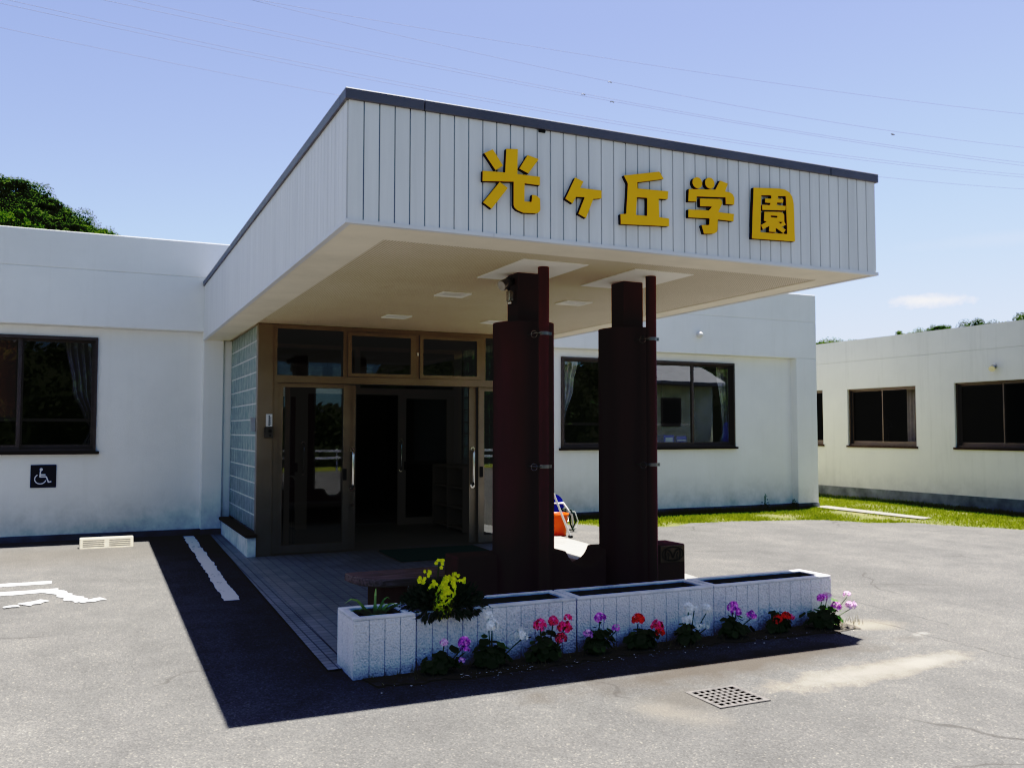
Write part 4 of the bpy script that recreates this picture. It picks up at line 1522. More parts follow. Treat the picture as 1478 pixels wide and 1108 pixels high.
GX = [(px_, 5.30) for px_ in (1.975, 2.335, 2.715, 3.06, 3.43, 3.85, 4.22, 4.68, 5.02)]
geranium(1.985, 5.30, .135, .12, [(.0, .195, .024, 'petal_pale'), (.13, .185, .034, 'petal_pink'), (.14, .145, .028, 'petal_pink'), (.11, .085, .020, 'petal_pale')], 'p', 'pink geranium at the joint of the short planter')
geranium(2.335, 5.30, .14, .17, [(-.05, .335, .026, 'petal_white'), (-.03, .275, .038, 'petal_white'), (.17, .195, .038, 'petal_white')], 'w', 'white geranium with one high bloom, left of the rose-red one')
geranium(2.725, 5.29, .135, .17, [(-.085, .245, .040, 'petal_rose'), (.01, .262, .032, 'petal_rose'), (.085, .215, .042, 'petal_rose'), (.065, .150, .036, 'petal_rose'), (.12, .275, .026, 'petal_rose')], 'r', 'rose-red geranium with five bright blooms on one bush')
geranium(3.085, 5.31, .115, .16, [(.02, .245, .036, 'petal_pink'), (-.09, .155, .030, 'petal_pale'), (.13, .175, .026, 'petal_pink')], 'p', 'pink geranium at the joint below the middle planters')
geranium(3.44, 5.31, .135, .12, [(-.05, .215, .040, 'petal_red'), (.11, .155, .040, 'petal_rose'), (.125, .115, .030, 'petal_red')], 'r', 'red geranium with one round bloom held above its leaves')
geranium(3.86, 5.30, .11, .12, [(-.06, .262, .036, 'petal_white'), (.0, .255, .024, 'petal_white'), (.10, .245, .036, 'petal_white'), (-.08, .185, .034, 'petal_white'), (.03, .125, .028, 'petal_white'), (.10, .125, .026, 'petal_white')], 'w', 'white geranium with six small blooms, right of the red one')
geranium(4.235, 5.31, .125, .13, [(-.03, .235, .038, 'petal_pink'), (.0, .195, .034, 'petal_pink'), (.115, .165, .032, 'petal_pink')], 'p', 'magenta pink geranium below the joint of the two empty planters')
geranium(4.665, 5.31, .12, .14, [(-.05, .105, .034, 'petal_red'), (.01, .125, .034, 'petal_red'), (.05, .115, .028, 'petal_rose')], 'r', 'low red geranium with blooms hidden among dark leaves')
geranium(5.06, 5.28, .16, .15, [(-.07, .245, .034, 'petal_pink'), (.0, .255, .028, 'petal_pale'), (.10, .165, .036, 'petal_pink'), (.19, .25, .026, 'petal_pale'), (.235, .165, .036, 'petal_pale')], 'p', 'pale pink geranium at the sunlit planter end', 110)

# snapdragon clump on planter two
sd = thing('snapdragon', 'dark leafy snapdragon clump with bright yellow blooms in the planter', 'flower', (2.03, 5.55, .33))
q = MB()
for _ in range(3200):
    d = rand_dir(-.45)
    rr = random.uniform(.3, 1)
    c = Vector((2.08 + d.x * .27 * rr, 5.54 + d.y * .19 * rr - (.03 if d.z < 0 else 0), .385 + d.z * .125 * rr))
    if c.z < .33 and c.y > 5.39 and c.y < 5.45:
        c.y = 5.385
    dd = (d + rand_dir(-1) * .6 + Vector((0, 0, .2 if d.z > 0 else -.5))).normalized()
    s_ = dd.cross(rand_dir(-1)).normalized()
    ln = random.uniform(.035, .065)
    q.add([c, c + dd * ln * .5 + s_ * .009, c + dd * ln, c + dd * ln * .5 - s_ * .009], [(0, 1, 2, 3)])
spikes = [(-.13, .20, 0), (.0, .29, 0), (.13, .20, 0), (.26, .16, 0), (-.05, .17, 0)]
q.build('foliage', M['dark_leaf'], sd)
q = MB()
for sx_, sh_, _ in spikes:
    q.tube([(2.03 + sx_ * .4, 5.55, .38), (2.03 + sx_ * .9, 5.50, .38 + sh_ * .6), (2.03 + sx_, 5.48, .36 + sh_)], .0035, 5)
q.build('stem', M['stem'], sd)


def floret(mb, c, d, r):
    a_ = d.orthogonal().normalized()
    b2 = d.cross(a_)
    ph = random.uniform(0, 6)
    for k in range(5):
        t0 = ph + 2 * math.pi * k / 5
        u = a_ * math.cos(t0) + b2 * math.sin(t0)
        w_ = a_ * -math.sin(t0) + b2 * math.cos(t0)
        mb.add([c - d * r * .5, c + u * r * .6 + w_ * r * .45, c + u * r * 1.05 + d * r * .2, c + u * r * .6 - w_ * r * .45], [(0, 1, 2, 3)])


q = MB()
for _ in range(230):                      # the main drooping spike
    u = random.random()
    an = random.uniform(0, 6.28)
    rr = .012 + .046 * math.sin(math.pi * min(1, .22 + u * .72))
    c = Vector((2.06 - .012 * (1 - u) + .045 * (u - .5) + rr * math.cos(an) * 1.0, 5.42 + rr * math.sin(an), .335 + u * .235))
    floret(q, c, Vector((math.cos(an), math.sin(an) - .9, .1)).normalized(), random.uniform(.016, .023))
q.build('flower_head', M['petal_yellow'], sd)
for cx_, cz_, n_ in ((1.905, .565, 5), (1.945, .585, 3), (1.975, .52, 6), (2.03, .655, 4), (2.145, .56, 6), (2.185, .53, 3), (2.005, .515, 3)):
    q = MB()
    for _ in range(n_ * 2):
        floret(q, Vector((cx_ + random.uniform(-.02, .02), 5.46 + random.uniform(-.02, .02), cz_ + random.uniform(-.028, .028))), Vector((random.uniform(-.5, .5), -1, random.uniform(-.2, .5))).normalized(), .013)
    q.build('flower_head', M['petal_yellow'], sd)

sp = thing('spider_plant', 'striped grassy plant with arching blades in the short planter', 'plant', (1.62, 5.55, .33))
q = MB()
for dx, hh, dy in ((-.17, .13, -.02), (-.10, .07, -.05), (.01, .19, .0), (.10, .12, .02), (.06, .09, -.04), (.16, .06, .0), (-.05, .05, .05), (.12, .09, -.06), (-.13, .05, .04), (.03, .07, .06), (.2, .07, .03)):
    b0 = Vector((1.62 + dx * .15, 5.53, .335))
    pts = [b0 + Vector((dx * u, dy * u, hh * math.sin(u * (1.6 if abs(dx) < .05 else 2.2)) / math.sin(1.57))) for u in (0, .25, .5, .75, 1)]
    for i in range(4):
        w0, w1 = .0105 * (1 - (i / 4) ** 2), .0105 * (1 - ((i + 1) / 4) ** 2)
        dv = (pts[i + 1] - pts[i]).normalized()
        e = (dv.cross(Vector((.35, .9, .25)))).normalized()
        q.add([pts[i] - e * w0, pts[i] + e * w0, pts[i + 1] + e * w1, pts[i + 1] - e * w1], [(0, 1, 2, 3)])
q.build('leaves', M['spider'], sp)

# weeds and fallen bits along the dirt strip
q = MB()
for _ in range(520):
    x_ = random.uniform(1.5, 5.5)
    y_ = random.choice((random.gauss(5.36, .02), random.uniform(5.17, 5.38)))
    z_ = gz(y_) + .004
    hh = random.uniform(.01, .05) * (1.6 if 1.6 < x_ < 1.9 or x_ > 5.25 else 1)
    a_ = random.uniform(0, 6.28)
    e = Vector((math.cos(a_), math.sin(a_), 0))
    q.add([Vector((x_, y_, z_)) - e * .003, Vector((x_, y_, z_)) + e * .003, Vector((x_ + random.uniform(-.03, .03), y_ + random.uniform(-.03, .02), z_ + hh))], [(0, 1, 2)])
q.build('weeds', M['dry_grass'], kind='stuff', label='dry weeds and grass stubble along the foot of the planters')
q = MB()
for _ in range(170):
    x_ = random.choice((random.uniform(1.5, 5.4), random.gauss(2.35, .2), random.gauss(3.3, .5)))
    y_ = random.gauss(5.18, .06)
    z_ = gz(y_) + .009
    r_ = random.uniform(.003, .009)
    a_ = random.uniform(0, 6.28)
    q.add([(x_ + r_ * math.cos(a_ + k * 1.57) * (1 + .5 * (k % 2)), y_ + r_ * math.sin(a_ + k * 1.57), z_ + .003 * (k % 2)) for k in range(4)], [(0, 1, 2, 3)])
q.build('fallen_petals', M['debris'], kind='stuff', label='small pale petals and crumbs fallen in front of the planters')

# ------------------------------------------------------------------ DRAIN GRATE
gr = thing('drain_grate', 'square iron drain grate with rows of holes set in the asphalt', 'drain grate', (3.31, 4.22, gz(4.2)), rotz=0)
gx0, gx1, gy0, gy1 = 3.14, 3.49, 4.05, 4.38
zc = gz(4.2)
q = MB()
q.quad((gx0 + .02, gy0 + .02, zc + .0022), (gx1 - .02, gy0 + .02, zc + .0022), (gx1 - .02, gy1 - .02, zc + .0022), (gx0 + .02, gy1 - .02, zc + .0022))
q.build('pit_shade', M['pit_shade'], gr)  # flat black sheet standing in for the shade down the hole
q = MB()
zt_ = zc + .005
q.box(gx0, gx1, gy0, gy0 + .028, zc - .01, zt_)
q.box(gx0, gx1, gy1 - .028, gy1, zc - .01, zt_)
q.box(gx0, gx0 + .028, gy0 + .028, gy1 - .028, zc - .01, zt_)
q.box(gx1 - .028, gx1, gy0 + .028, gy1 - .028, zc - .01, zt_)
q.build('frame', M['iron'], gr)
q = MB()
nb = 6
for i in range(1, nb):
    y_ = gy0 + .028 + (gy1 - gy0 - .056) * i / nb
    q.box(gx0 + .028, gx1 - .028, y_ - .008, y_ + .008, zc + .0025, zt_ - .0008)
nb = 7
for i in range(1, nb):
    x_ = gx0 + .028 + (gx1 - gx0 - .056) * i / nb
    q.box(x_ - .0085, x_ + .0085, gy0 + .028, gy1 - .028, zc + .0025, zt_ - .0018)
q.build('grid', M['iron'], gr)

# ------------------------------------------------------------------ CLEANING THINGS beyond the columns
bx, by = 5.80, 11.02
zb = gz(by)
bk = thing('bucket', 'orange plastic bucket standing at the porch edge', 'bucket', (bx, by, zb))
q = MB()
n = 28
prf = [(.125, 0), (.13, .01), (.155, .27), (.168, .272), (.168, .30), (.158, .30), (.15, .28), (.12, .02), (0.001, .02)]
vs_ = [(bx + r_ * math.cos(2 * math.pi * k / n), by + r_ * math.sin(2 * math.pi * k / n), zb + z_) for r_, z_ in prf for k in range(n)]
q.add(vs_, [(j * n + k, j * n + (k + 1) % n, (j + 1) * n + (k + 1) % n, (j + 1) * n + k) for j in range(len(prf) - 1) for k in range(n)], True)
q.build('body', M['orange'], bk)
q = MB()
q.torus((bx, by, zb + .26), .172, .004, (0, -.75, .66), 20, 6, math.pi, 2 * math.pi)
q.build('handle', M['steel'], bk)
mo = thing('mop', 'white mop pole leaning over the orange bucket', 'mop', (5.80, 10.63, gz(10.6)))
q = MB()
q.tube([(5.80, 10.63, gz(10.6) + .03), (5.36, 10.80, 1.30)], .0135, 10)
q.build('pole', M['white_plastic'], mo)
q = MB()
q.box(5.775, 5.83, 10.60, 10.66, gz(10.6) + .011, gz(10.6) + .045)
q.build('foot', M['black'], mo, bevel=.01)
hr = thing('hose_reel', 'blue hose reel on a white tube frame behind the bucket', 'hose reel', (6.0, 11.5, gz(11.5)))
hx, hy, hz_ = 5.95, 11.5, gz(11.5)
q = MB()
for yy in (hy - .17, hy + .17):
    q.tube([(hx - .22, yy, hz_ + .01), (hx - .16, yy, hz_ + .40), (hx + .12, yy, hz_ + .40), (hx + .26, yy, hz_ + .22), (hx + .28, yy, hz_ + .01)], .014, 8)
q.tube([(hx - .16, hy - .17, hz_ + .40), (hx - .16, hy + .17, hz_ + .40)], .013, 8)
q.tube([(hx + .12, hy - .17, hz_ + .40), (hx + .12, hy + .17, hz_ + .40)], .013, 8)
q.build('frame', M['white_plastic'], hr)
q = MB()
for yy in (hy - .13, hy + .11):
    q.tube([(hx - .02, yy, hz_ + .36), (hx - .02, yy + .02, hz_ + .36)], .17, 26)
q.tube([(hx - .02, hy - .12, hz_ + .36), (hx - .02, hy + .12, hz_ + .36)], .07, 20)
for k in range(6):
    q.torus((hx - .02, hy - .09 + .036 * k, hz_ + .36), .12, .017, (0, 1, 0), 22, 8)
q.build('drum', M['blue_plastic'], hr)
q = MB()
q.tube([(hx + .10, hy - .1, hz_ + .33), (hx + .24, hy - .18, hz_ + .30), (hx + .30, hy - .22, hz_ + .15), (hx + .22, hy - .25, hz_ + .03), (hx + .05, hy - .2, hz_ + .02)], .012, 8)
q.tube([(hx + .08, hy - .1, hz_ + .34), (hx + .18, hy - .2, hz_ + .26), (hx + .20, hy - .24, hz_ + .10), (hx + .26, hy - .2, hz_ + .02), (hx + .34, hy - .1, hz_ + .02)], .012, 8)
q.build('hose', M['hose'], hr)
q = MB()
q.tube([(hx + .11, hy - .12, hz_ + .31), (hx + .29, hy - .2, hz_ + .27), (hx + .33, hy - .22, hz_ + .14), (hx + .27, hy - .26, hz_ + .05)], .009, 8)
q.build('hose', M['hose_pale'], hr)

# ------------------------------------------------------------------ SIDE BUILDING
XS = 14.7
sb_ = thing('side_building', 'cream white wing with two dark windows across the grass on the right', 'building', (XS + 3, 13, .1))
q = MB()
wins = [(9.92, 11.845, 1.205, 2.415), (12.722, 14.5, 1.205, 2.405), (15.22, 17.0, 1.215, 2.42)]
y = 8.7
zA, zB = .315, 2.995
for a_, b2, c2, d2_ in wins:
    q.box(XS, XS + .18, y, a_, zA, zB)
    q.box(XS, XS + .18, a_, b2, zA, c2)
    q.box(XS, XS + .18, a_, b2, d2_, zB)
    y = b2
q.box(XS, XS + .18, y, 24, zA, zB)
q.box(XS, XS + .18, 8.7, 24, 3.0, 3.452)
q.box(XS + .012, XS + .18, 8.7, 24, zB, 3.0)
q.box(XS + .18, XS + 9, 8.7, 8.88, .1, 3.452)
q.box(XS + 8.8, XS + 9, 8.88, 24, .1, 3.452)
q.box(XS + .18, XS + 9, 23.8, 24, .1, 3.452)
q.build('wall', M['wall_side'], sb_)
q = MB()
q.gbox(XS - .012, XS + .17, 8.7, 24, .313)
q.build('plinth', M['plinth'], sb_)
q = MB()
q.box(XS + .18, XS + 8.8, 8.88, 23.8, 3.2, 3.3)
q.build('roof', M['concrete'], sb_)
q = MB()
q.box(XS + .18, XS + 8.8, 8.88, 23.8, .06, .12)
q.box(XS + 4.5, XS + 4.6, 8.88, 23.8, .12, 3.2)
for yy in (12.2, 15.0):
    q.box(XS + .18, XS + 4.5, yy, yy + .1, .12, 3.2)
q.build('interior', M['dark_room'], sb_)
for a_, b2, c2, d2_ in wins:
    q = MB()
    fx = XS + .045
    q.box(fx, fx + .10, a_, b2, d2_ - .035, d2_)
    q.box(fx, fx + .10, a_, b2, c2, c2 + .035)
    q.box(fx, fx + .10, a_, a_ + .035, c2 + .035, d2_ - .035)
    q.box(fx, fx + .10, b2 - .035, b2, c2 + .035, d2_ - .035)
    fo = q.build('window_frame', M['frame_win'], sb_)
    mid = (a_ + b2) / 2
    for k, (u0, u1) in enumerate(((a_ + .035, mid + .018), (mid - .018, b2 - .035))):
        xx = fx + .02 + .035 * k
        q = MB()
        q.box(xx, xx + .03, u0, u0 + .036, c2 + .035, d2_ - .035)
        q.box(xx, xx + .03, u1 - .036, u1, c2 + .035, d2_ - .035)
        q.box(xx + .002, xx + .028, u0 + .036, u1 - .036, c2 + .035, c2 + .10)
        q.box(xx + .002, xx + .028, u0 + .036, u1 - .036, d2_ - .065, d2_ - .035)
        q.build('sash', M['frame_win'], fo)
        q = MB()
        q.quad((xx + .015, u1 - .036, c2 + .10), (xx + .015, u0 + .036, c2 + .10), (xx + .015, u0 + .036, d2_ - .065), (xx + .015, u1 - .036, d2_ - .065))
        q.build('pane', M['glass_dark'], fo)
    q = MB()
    q.box(XS - .03, XS + .05, a_ - .03, b2 + .03, c2 - .04, c2)
    q.build('window_sill', M['sill'], fo)
f = thing('wall_lamp', 'small grey lamp above the nearer window of the right wing', 'wall lamp', (XS, 10.98, 2.67))
q = MB()
q.tube([(XS, 10.98, 2.67), (XS - .03, 10.98, 2.67)], .045, 14)
q.build('base', M['steel'], f)
q = MB()
q.tube([(XS - .03, 10.98, 2.67), (XS - .06, 10.98, 2.66), (XS - .13, 10.95, 2.62)], [.025, .045, .055], 14)
q.build('lamp_head', M['steel'], f)
fn = thing('electric_fan', 'round dark fan inside the farther window of the right wing', 'fan', (XS + .5, 13.85, .12))
q = MB()
q.cyl(XS + .5, 13.85, .12, .16, .17, 20)
q.cyl(XS + .5, 13.85, .16, 1.5, .015, 10)
q.build('stand', M['black'], fn)
q = MB()
for k in range(5):
    q.torus((XS + .42, 13.85, 1.62), .03 + .032 * k, .004, (1, 0, 0), 24, 5)
for k in range(12):
    an = k * math.pi / 6
    q.tube([(XS + .42, 13.85, 1.62), (XS + .42, 13.85 + .16 * math.cos(an), 1.62 + .16 * math.sin(an))], .003, 4)
q.tube([(XS + .44, 13.85, 1.62), (XS + .54, 13.85, 1.62)], .05, 12)
q.build('head', M['black'], fn)
cu_prof = []
q = MB()
nu = 40
vs_ = []
for j in range(21):
    for i in range(nu + 1):
        u = i / nu
        vs_.append((XS + .30 + .025 * math.sin(u * 5 * 2 * math.pi), 12.78 + u * .42, 2.38 - j * 1.12 / 20))
q.add(vs_, [(j * (nu + 1) + i, j * (nu + 1) + i + 1, (j + 1) * (nu + 1) + i + 1, (j + 1) * (nu + 1) + i) for j in range(20) for i in range(nu)], True)
q.build('curtain', M['curtain'], loc=(XS + .3, 13, 1.26), label='pale patterned curtain inside the farther window of the right wing', cat='curtain')

# ------------------------------------------------------------------ GRASS
q = MB()


def on_grass(x_, y_):
    if 12.13 < x_ < 12.62 and 10.6 < y_ < 12.95:
        return False
    # boundary polyline y(x)
    for i in range(len(edge) - 1):
        (x0, y0), (x1, y1) = edge[i], edge[i + 1]
        if x0 <= x_ < x1:
            yb = y0 + (y1 - y0) * (x_ - x0) / (x1 - x0)
            break
    else:
        yb = 5 if x_ > 13.6 else 99
    yb += .10 * noise.noise(Vector((x_ * 3, y_ * 3, 0)))
    if y_ < yb - .02:
        return False
    if x_ < 11.77:
        return y_ < 12.99
    if x_ < 12.27:
        return y_ < 12.82
    return True


cnt = 0
while cnt < 42000:
    x_ = random.uniform(5.9, 14.69)
    y_ = random.uniform(7.5, 18 if x_ > 12.27 else 13.0)
    if random.random() > (1.0 if y_ < 14 else .4) or not on_grass(x_, y_):
        continue
    dens = noise.noise(Vector((x_ * 1.3, y_ * 1.3, 5))) + (.75 if y_ > 12.2 or x_ > 12.6 else .42)
    if random.random() > dens:
        continue
    cnt += 1
    hh = random.uniform(.02, .055) * (1.5 if y_ > 12.75 and x_ < 12.3 else 1) * (1.4 if x_ > 14.4 else 1)
    a_ = random.uniform(0, 6.28)
    e = Vector((math.cos(a_), math.sin(a_), 0)) * random.uniform(.004, .008)
    p_ = Vector((x_, y_, gz(y_) - .012))
    q.add([p_ - e, p_ + e, p_ + Vector((random.uniform(-.03, .03), random.uniform(-.03, .03), hh))], [(0, 1, 2)])
q.build('grass', M['grass'], kind='stuff', label='short sunlit green grass between the walls and the asphalt')
for i, (x_, y_, lb) in enumerate(((11.0, 12.85, 'tall dark weed against the plinth left of the corner pier'), (11.72, 12.9, 'low dark weed in the recess beside the corner pier'), (7.55, 12.7, 'leafy weed at the plinth seen right of the right column'))):
    th = thing('weed', lb, 'weed', (x_, y_, gz(y_)))
    q = MB()
    H = (.28, .12, .14)[i]
    for k in range(3):
        q.tube([(x_, y_, gz(y_)), (x_ + random.uniform(-.05, .05), y_ - .02, gz(y_) + H * random.uniform(.6, 1))], .004, 5)
    st_ = q.build('stem', M['stem'], th)
    q = MB()
    for k in range(40):
        d = rand_dir(-.2)
        u = random.random() ** 1.5
        c = Vector((x_ + d.x * .09 * (1 - u), y_ - abs(d.y) * .08 * (1 - u), gz(y_) + .02 + u * H))
        s_ = rand_dir(-1)
        ln = random.uniform(.03, .06) * (1 - .5 * u)
        w_ = d.cross(s_).normalized() * ln * .3
        q.add([c, c + d * ln * .5 + w_, c + d * ln, c + d * ln * .5 - w_], [(0, 1, 2, 3)])
    q.build('leaves', M['geranium'], th)


# ------------------------------------------------------------------ TREES
def tree_proto(mat, seed, h, r, clumps, per, leaf, name='tree', label='tree', trunk_h=.4):
    """broad-leaved crown made of many leaf clumps on limbs; base at the origin"""
    rnd = random.Random(seed)
    th = thing(name, label, 'tree')
    q = MB()
    q.tube([(0, 0, -1.0), (.05 * r, 0, h * trunk_h * .5), (0, .06 * r, h * trunk_h), (.05 * r, 0, h * .75)], [r * .10, r * .085, r * .06, r * .02], 10)
    cl = []
    for k in range(clumps):
        u = (k + .5) / clumps
        ph = k * 2.39996
        zz = 1 - 1.55 * u
        rr = math.sqrt(max(0, 1 - zz * zz))
        d = Vector((rr * math.cos(ph), rr * math.sin(ph), zz)) * rnd.uniform(.70, 1.08)
        c = Vector((d.x * r, d.y * r, h * .66 + d.z * h * .33))
        cl.append((c, r * rnd.choice((.13, .17, .22, .3))))
        q.tube([(0, 0, h * trunk_h * rnd.uniform(.7, 1.2)), tuple(c * .6 + Vector((0, 0, h * .2))), tuple(c)], [r * .035, r * .022, r * .008], 5)
    q.build('trunk', M['bark'], th)
    q = MB()
    for c, cr in cl:
        for _ in range(per):
            while True:
                d = Vector((rnd.uniform(-1, 1), rnd.uniform(-1, 1), rnd.uniform(-1, 1)))
                if .1 < d.length < 1:
                    break
            d.normalize()
            p_ = c + Vector((d.x, d.y, d.z * .8)) * cr * rnd.uniform(.55, 1.08)
            nr = (d + Vector((rnd.uniform(-.7, .7), rnd.uniform(-.7, .7), rnd.uniform(-.2, .9)))).normalized()
            a_ = nr.orthogonal().normalized()
            b2 = nr.cross(a_)
            t0 = rnd.uniform(0, 6.28)
            u_ = (a_ * math.cos(t0) + b2 * math.sin(t0)) * leaf * rnd.uniform(.7, 1.3)
            v_ = (b2 * math.cos(t0) - a_ * math.sin(t0)) * leaf * .45
            q.add([p_ - u_, p_ + v_, p_ + u_, p_ - v_], [(0, 1, 2, 3)])
    q.build('crown', M[mat], th)
    return th


def place(o, loc, rz, sc, lb, grp):
    o.location = loc
    o.rotation_euler = (0, 0, rz)
    o.scale = (sc, sc, sc)
    props(o, lb, 'tree', grp)
    return o


# hill behind the left wing: long spur running down to the right
hm = MB()
nx, ny = 60, 24


def hill_z(x_, y_):
    u = (y_ - 42) / 55
    ridge = max(0.0, 15.0 - (x_ + 5.5) * 1.18) if x_ > -5.5 else 15.0 + min(12, (-5.5 - x_) * .5)
    prof_ = math.sin(min(1, max(0, u * 2)) * math.pi / 2) if u < .5 else 1 - (u - .5) * .6
    return .1 + ridge * max(0, prof_) * .70 + .8 * noise.noise(Vector((x_ * .08, y_ * .08, 3)))


vs_ = [(-110 + 125 * i / nx, 42 + 110 * j / ny, hill_z(-110 + 125 * i / nx, 42 + 110 * j / ny) - (1.5 if j == 0 else 0)) for j in range(ny + 1) for i in range(nx + 1)]
hm.add(vs_, [(j * (nx + 1) + i, j * (nx + 1) + i + 1, (j + 1) * (nx + 1) + i + 1, (j + 1) * (nx + 1) + i) for j in range(ny) for i in range(nx)], True)
hm.build('hill', M['earth'], kind='structure')

pA = tree_proto('leaf_dark', 11, 7.0, 3.0, 62, 380, .10)
pB = tree_proto('leaf_dark', 23, 6.0, 3.2, 58, 380, .10)
pC = tree_proto('leaf_mid', 31, 4.6, 2.4, 55, 260, .085)
Hdat = []


def sky_tree(px, py, dist, sc, kind, lb, grp, top):
    """stand a tree so that its top reaches the given bearing (deg right of +Y) and height"""
    return None


# bearings in degrees from +Y, distance, top height, prototype
hill_trees = [(-4.6, 66, 18.0, 'A', .95, 'tall dark evergreen tree at the top left of the hill'), (-3.75, 65, 17.2, 'B', .8, 'second dark tree down from the hill top'), (-4.9, 57, 14.0, 'B', .85, 'dark round tree below the hill top at the photo edge'), (-3.0, 62, 16.0, 'A', .72, 'dark tree midway down the wooded slope'), (-3.3, 54, 13.2, 'B', .7, 'dark tree low on the slope above the parapet'), (-1.95, 60, 15.0, 'B', .72, 'dark tree right of the middle of the slope'), (-2.2, 54, 13.0, 'A', .6, 'dark tree just above the parapet, third from the right'), (-1.05, 57, 13.75, 'B', .6, 'dark bushy tree second from the low end of the slope'), (-0.45, 55, 12.95, 'C', .7, 'yellow green bushy tree at the low right end of the slope'), (-5.3, 52, 12.9, 'C', .8, 'pale green bush above the parapet at the photo edge'), (0.25, 55, 12.75, 'C', .3, 'small pale bush tip showing last above the parapet')]
top_of = lambda o: max(v.co.z for c in kids(o) for v in c.data.vertices)
PH = {'A': (pA, top_of(pA)), 'B': (pB, top_of(pB)), 'C': (pC, top_of(pC))}
first = {}
for i, (br, ds, top, kk, sc, lb) in enumerate(hill_trees):
    p_, hh = PH[kk]
    o = p_ if kk not in first else copy_tree(p_)
    first[kk] = 1
    x_, y_ = ds * math.sin(R(br)), ds * math.cos(R(br))
    place(o, (x_, y_, top - hh * sc), i * 1.3, sc, lb, 'trees on the hill')
right_trees = [(44.3, 44, 5.95, 'C', .62, 'light green treetop between the two buildings'), (49.05, 46, 6.34, 'C', .42, 'small light green treetop over the right wing roof'), (49.8, 46, 6.28, 'C', .38, 'second small treetop over the right wing roof, beside the first'), (50.5, 46, 6.5, 'C', .22, 'tiny sprig of a treetop over the right wing, by itself'), (52.7, 42, 6.24, 'B', .38, 'dark round treetop over the right wing roof'), (54.4, 42, 6.34, 'B', .62, 'broad dark treetop at the right photo edge')]
for i, (br, ds, top, kk, sc, lb) in enumerate(right_trees):
    p_, hh = PH[kk]
    o = copy_tree(p_)
    x_, y_ = ds * math.sin(R(br)), ds * math.cos(R(br))
    place(o, (x_, y_, top - hh * sc), i * 2.1 + .4, sc, lb, 'treetops over the right wing')
# dense wood across the lot, which the window and door glass mirrors
q = MB()


def wood_top(x_):
    t_ = 6.6 if x_ < 0 else (3.4 if x_ < 13 else 7.0)
    if 0 <= x_ < 2:
        t_ = 6.6 - 3.2 * x_ / 2
    if 13 <= x_ < 16:
        t_ = 3.4 + 3.6 * (x_ - 13) / 3
    return t_ + .9 * noise.noise(Vector((x_ * .35, 1, 7)))


n1, n2 = 200, 14
vs_ = []
for j in range(n2 + 1):
    for i in range(n1 + 1):
        x_ = -45 + 100 * i / n1
        u = j / n2
        vs_.append((x_, -26 - 3.5 * u * u + 1.2 * noise.noise(Vector((x_ * .5, u * 4, 2))), gz(-20) - .3 + (wood_top(x_) - .2) * math.sin(min(1, u * 1.15) * math.pi / 2)))
q.add(vs_, [(j * (n1 + 1) + i, j * (n1 + 1) + i + 1, (j + 1) * (n1 + 1) + i + 1, (j + 1) * (n1 + 1) + i) for j in range(n2) for i in range(n1)])
for _ in range(26000):
    k = random.randrange(len(vs_))
    p_ = Vector(vs_[k]) + Vector((random.uniform(-.4, .4), random.uniform(-.1, .7), random.uniform(-.3, .35)))
    nr = (rand_dir(-1) + Vector((0, .6, .6))).normalized()
    a_ = nr.orthogonal().normalized() * random.uniform(.12, .26)
    b2 = nr.cross(a_) * .5
    q.add([p_ - a_, p_ + b2, p_ + a_, p_ - b2], [(0, 1, 2, 3)])
q.build('woods', M['leaf_dark'], kind='stuff', label='dense dark wood across the lot behind the guard rail')

# guard rail across the lot
gd = thing('guard_rail', 'white guard rail along the far side of the lot', 'guard rail', (5, -19, gz(-19)))
q = MB()
for zz in (.55, .85):
    q.box(-14, 18, -19.04, -19.0, gz(-19) + zz, gz(-19) + zz + .12)
q.build('rail', M['white_plastic'], gd)
for k in range(9):
    q = MB()
    q.box(-14 + k * 4 - .04, -14 + k * 4 + .04, -19.1, -19.042, gz(-19) - .05, gz(-19) + 1.0)
    q.build('post', M['white_plastic'], gd)

# house and van across the lot, mirrored in the office window
hs = thing('house', 'cream plastered house with grey gabled roof across the lot', 'house', (23, -12, gz(-8)))
zg = gz(-8) - .1
q = MB()
q.box(22.6, 26.2, -10.4, -8, zg, 3.75)
q.build('wall', M['house_wall'], hs)
q = MB()
q.prism([(-11.0, 3.6), (-7.4, 3.6), (-7.4, 3.75), (-9.2, 4.6), (-11.0, 3.75)], 'x', 22.2, 26.5)
q.build('roof', M['roof_tile'], hs)
q = MB()
q.box(23.3, 24.3, -7.995, -7.96, 1.75, 3.0)
fo = q.build('window', M['frame_win'], hs)
q = MB()
q.quad((23.37, -7.955, 1.82), (24.23, -7.955, 1.82), (24.23, -7.955, 2.93), (23.37, -7.955, 2.93))
q.build('pane', M['black'], fo)
vn = thing('parked_van', 'blue van parked beside the plastered house across the lot', 'van', (27.6, -6, gz(-6)))
vz = gz(-6)
q = MB()
q.prism([(-8.0, vz + .3), (-4.6, vz + .3), (-4.5, vz + .95), (-4.75, vz + 1.2), (-5.1, vz + 1.95), (-5.4, vz + 2.05), (-7.9, vz + 2.05), (-8.05, vz + 1.9)], 'x', 26.75, 28.35)
q.build('body', M['van_paint'], vn, bevel=.08, seg=3)
q = MB()
q.quad((26.85, -4.735, vz + 1.25), (28.25, -4.735, vz + 1.25), (28.2, -5.06, vz + 1.9), (26.9, -5.06, vz + 1.9))
q.build('windscreen', M['glass'], vn)
for yy in (-5.2, -7.3):
    for xa in (26.72, 28.2):
        q = MB()
        q.tube([(xa, yy, vz + .3), (xa + .18, yy, vz + .3)], .3, 20)
        q.build('wheel', M['rubber'], vn)
q = MB()
q.box(26.95, 27.2, -4.52, -4.49, vz + .75, vz + .9)
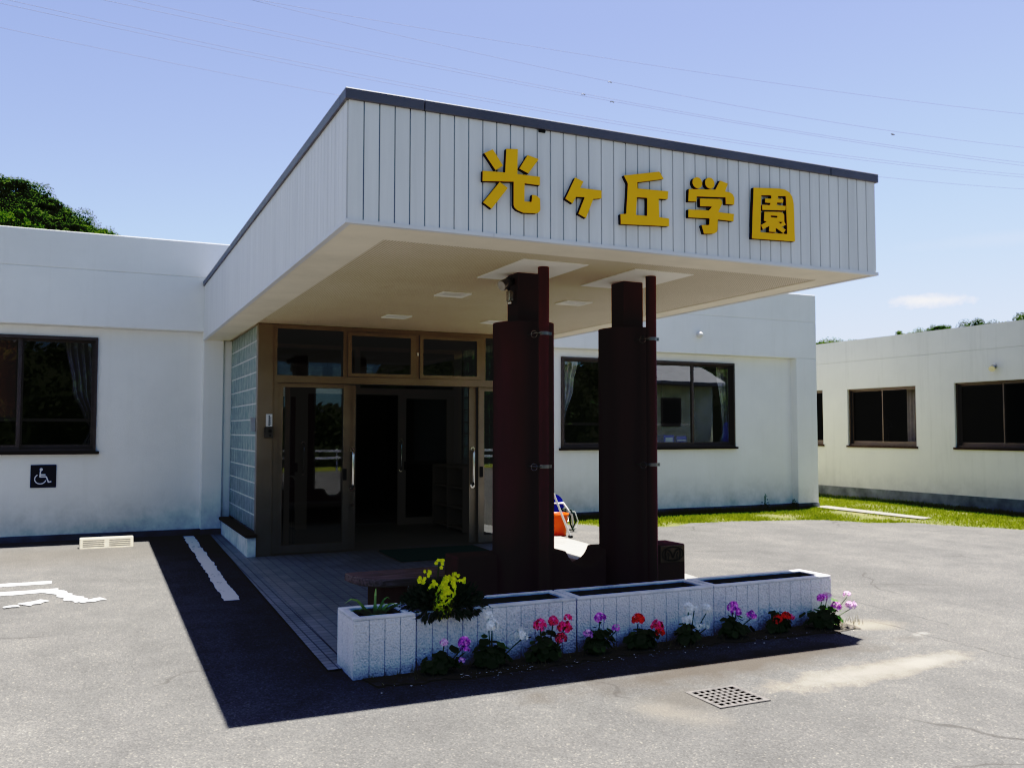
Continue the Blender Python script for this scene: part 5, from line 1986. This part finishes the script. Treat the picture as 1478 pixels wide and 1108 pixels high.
q.build('headlight', M['symbol'], vn)
q = MB()
q.box(27.9, 28.15, -4.52, -4.49, vz + .75, vz + .9)
q.build('headlight', M['symbol'], vn)

# ------------------------------------------------------------------ POWER LINES AND BIRD
lines = [((13.19, 44.24), (54.6, 42.9), (128.3, 44.96), 'topmost single power line across the sky'), ((2.3, 41.99), (30.4, 41.12), (128.2, 42.57), 'upper wire of the second pair of power lines'), ((0.5, 41.45), (30.4, 40.75), (128.2, 42.1), 'lower wire of the second pair of power lines'), ((-8.4, 39.9), (30.4, 38.45), (128.1, 40.7), 'upper wire of the third pair of power lines'), ((-8.4, 39.45), (30.4, 38.1), (128.1, 40.3), 'lower wire of the third pair of power lines'), ((-8.35, 37.25), (22.2, 36.02), (128.1, 38.47), 'lowest single power line, passing behind the canopy corner'), ((54.6, 45.66), (80, 46.9), (128.6, 50.2), 'faint highest wire on the right side of the sky')]
for (x0, z0), (x1, z1), (x2, z2), lb in lines:
    q = MB()

    def par(x_):
        return z0 * (x_ - x1) * (x_ - x2) / ((x0 - x1) * (x0 - x2)) + z1 * (x_ - x0) * (x_ - x2) / ((x1 - x0) * (x1 - x2)) + z2 * (x_ - x0) * (x_ - x1) / ((x2 - x0) * (x2 - x1))
    pts = [(x_, 90, par(x_)) for x_ in range(-60, 190, 6)]
    q.tube(pts, .016, 5)
    o = q.build('power_line', M['wire'], loc=(50, 90, par(50)), label=lb, cat='power line', group='power lines across the sky')
    if lb.startswith(('topmost', 'upper wire of the second', 'lower wire of the second')):
        xs_ = {'t': 54.6, 'u': 51.0, 'l': 54.9}[lb[0]]
        q = MB()
        q.tube([(xs_ - .25, 90, par(xs_) - .12), (xs_, 90, par(xs_)), (xs_ + .25, 90, par(xs_) - .12)], .06, 6)
        q.build('damper', M['wire'], o)
bd = MB()
bc = Vector((44.75, 40, 19.97))
bd.tube([bc + Vector((-.16, 0, .02)), bc + Vector((-.08, 0, 0)), bc, bc + Vector((.10, 0, .0)), bc + Vector((.17, 0, .01))], [.01, .035, .045, .03, .012], 8)
bd.add([bc + Vector((-.05, 0, .02)), bc + Vector((.06, 0, .02)), bc + Vector((.10, .12, .12)), bc + Vector((.20, .26, .06)), bc + Vector((.02, .13, .11))], [(0, 1, 2, 4), (4, 2, 3)])
bd.add([bc + Vector((-.05, 0, .02)), bc + Vector((.06, 0, .02)), bc + Vector((-.06, -.12, -.10)), bc + Vector((-.17, -.24, -.14)), bc + Vector((-.12, -.10, -.08))], [(0, 1, 2, 4), (4, 2, 3)])
bd.build('bird', M['bird'], loc=tuple(bc), label='small dark bird flying below the power lines', cat='bird')
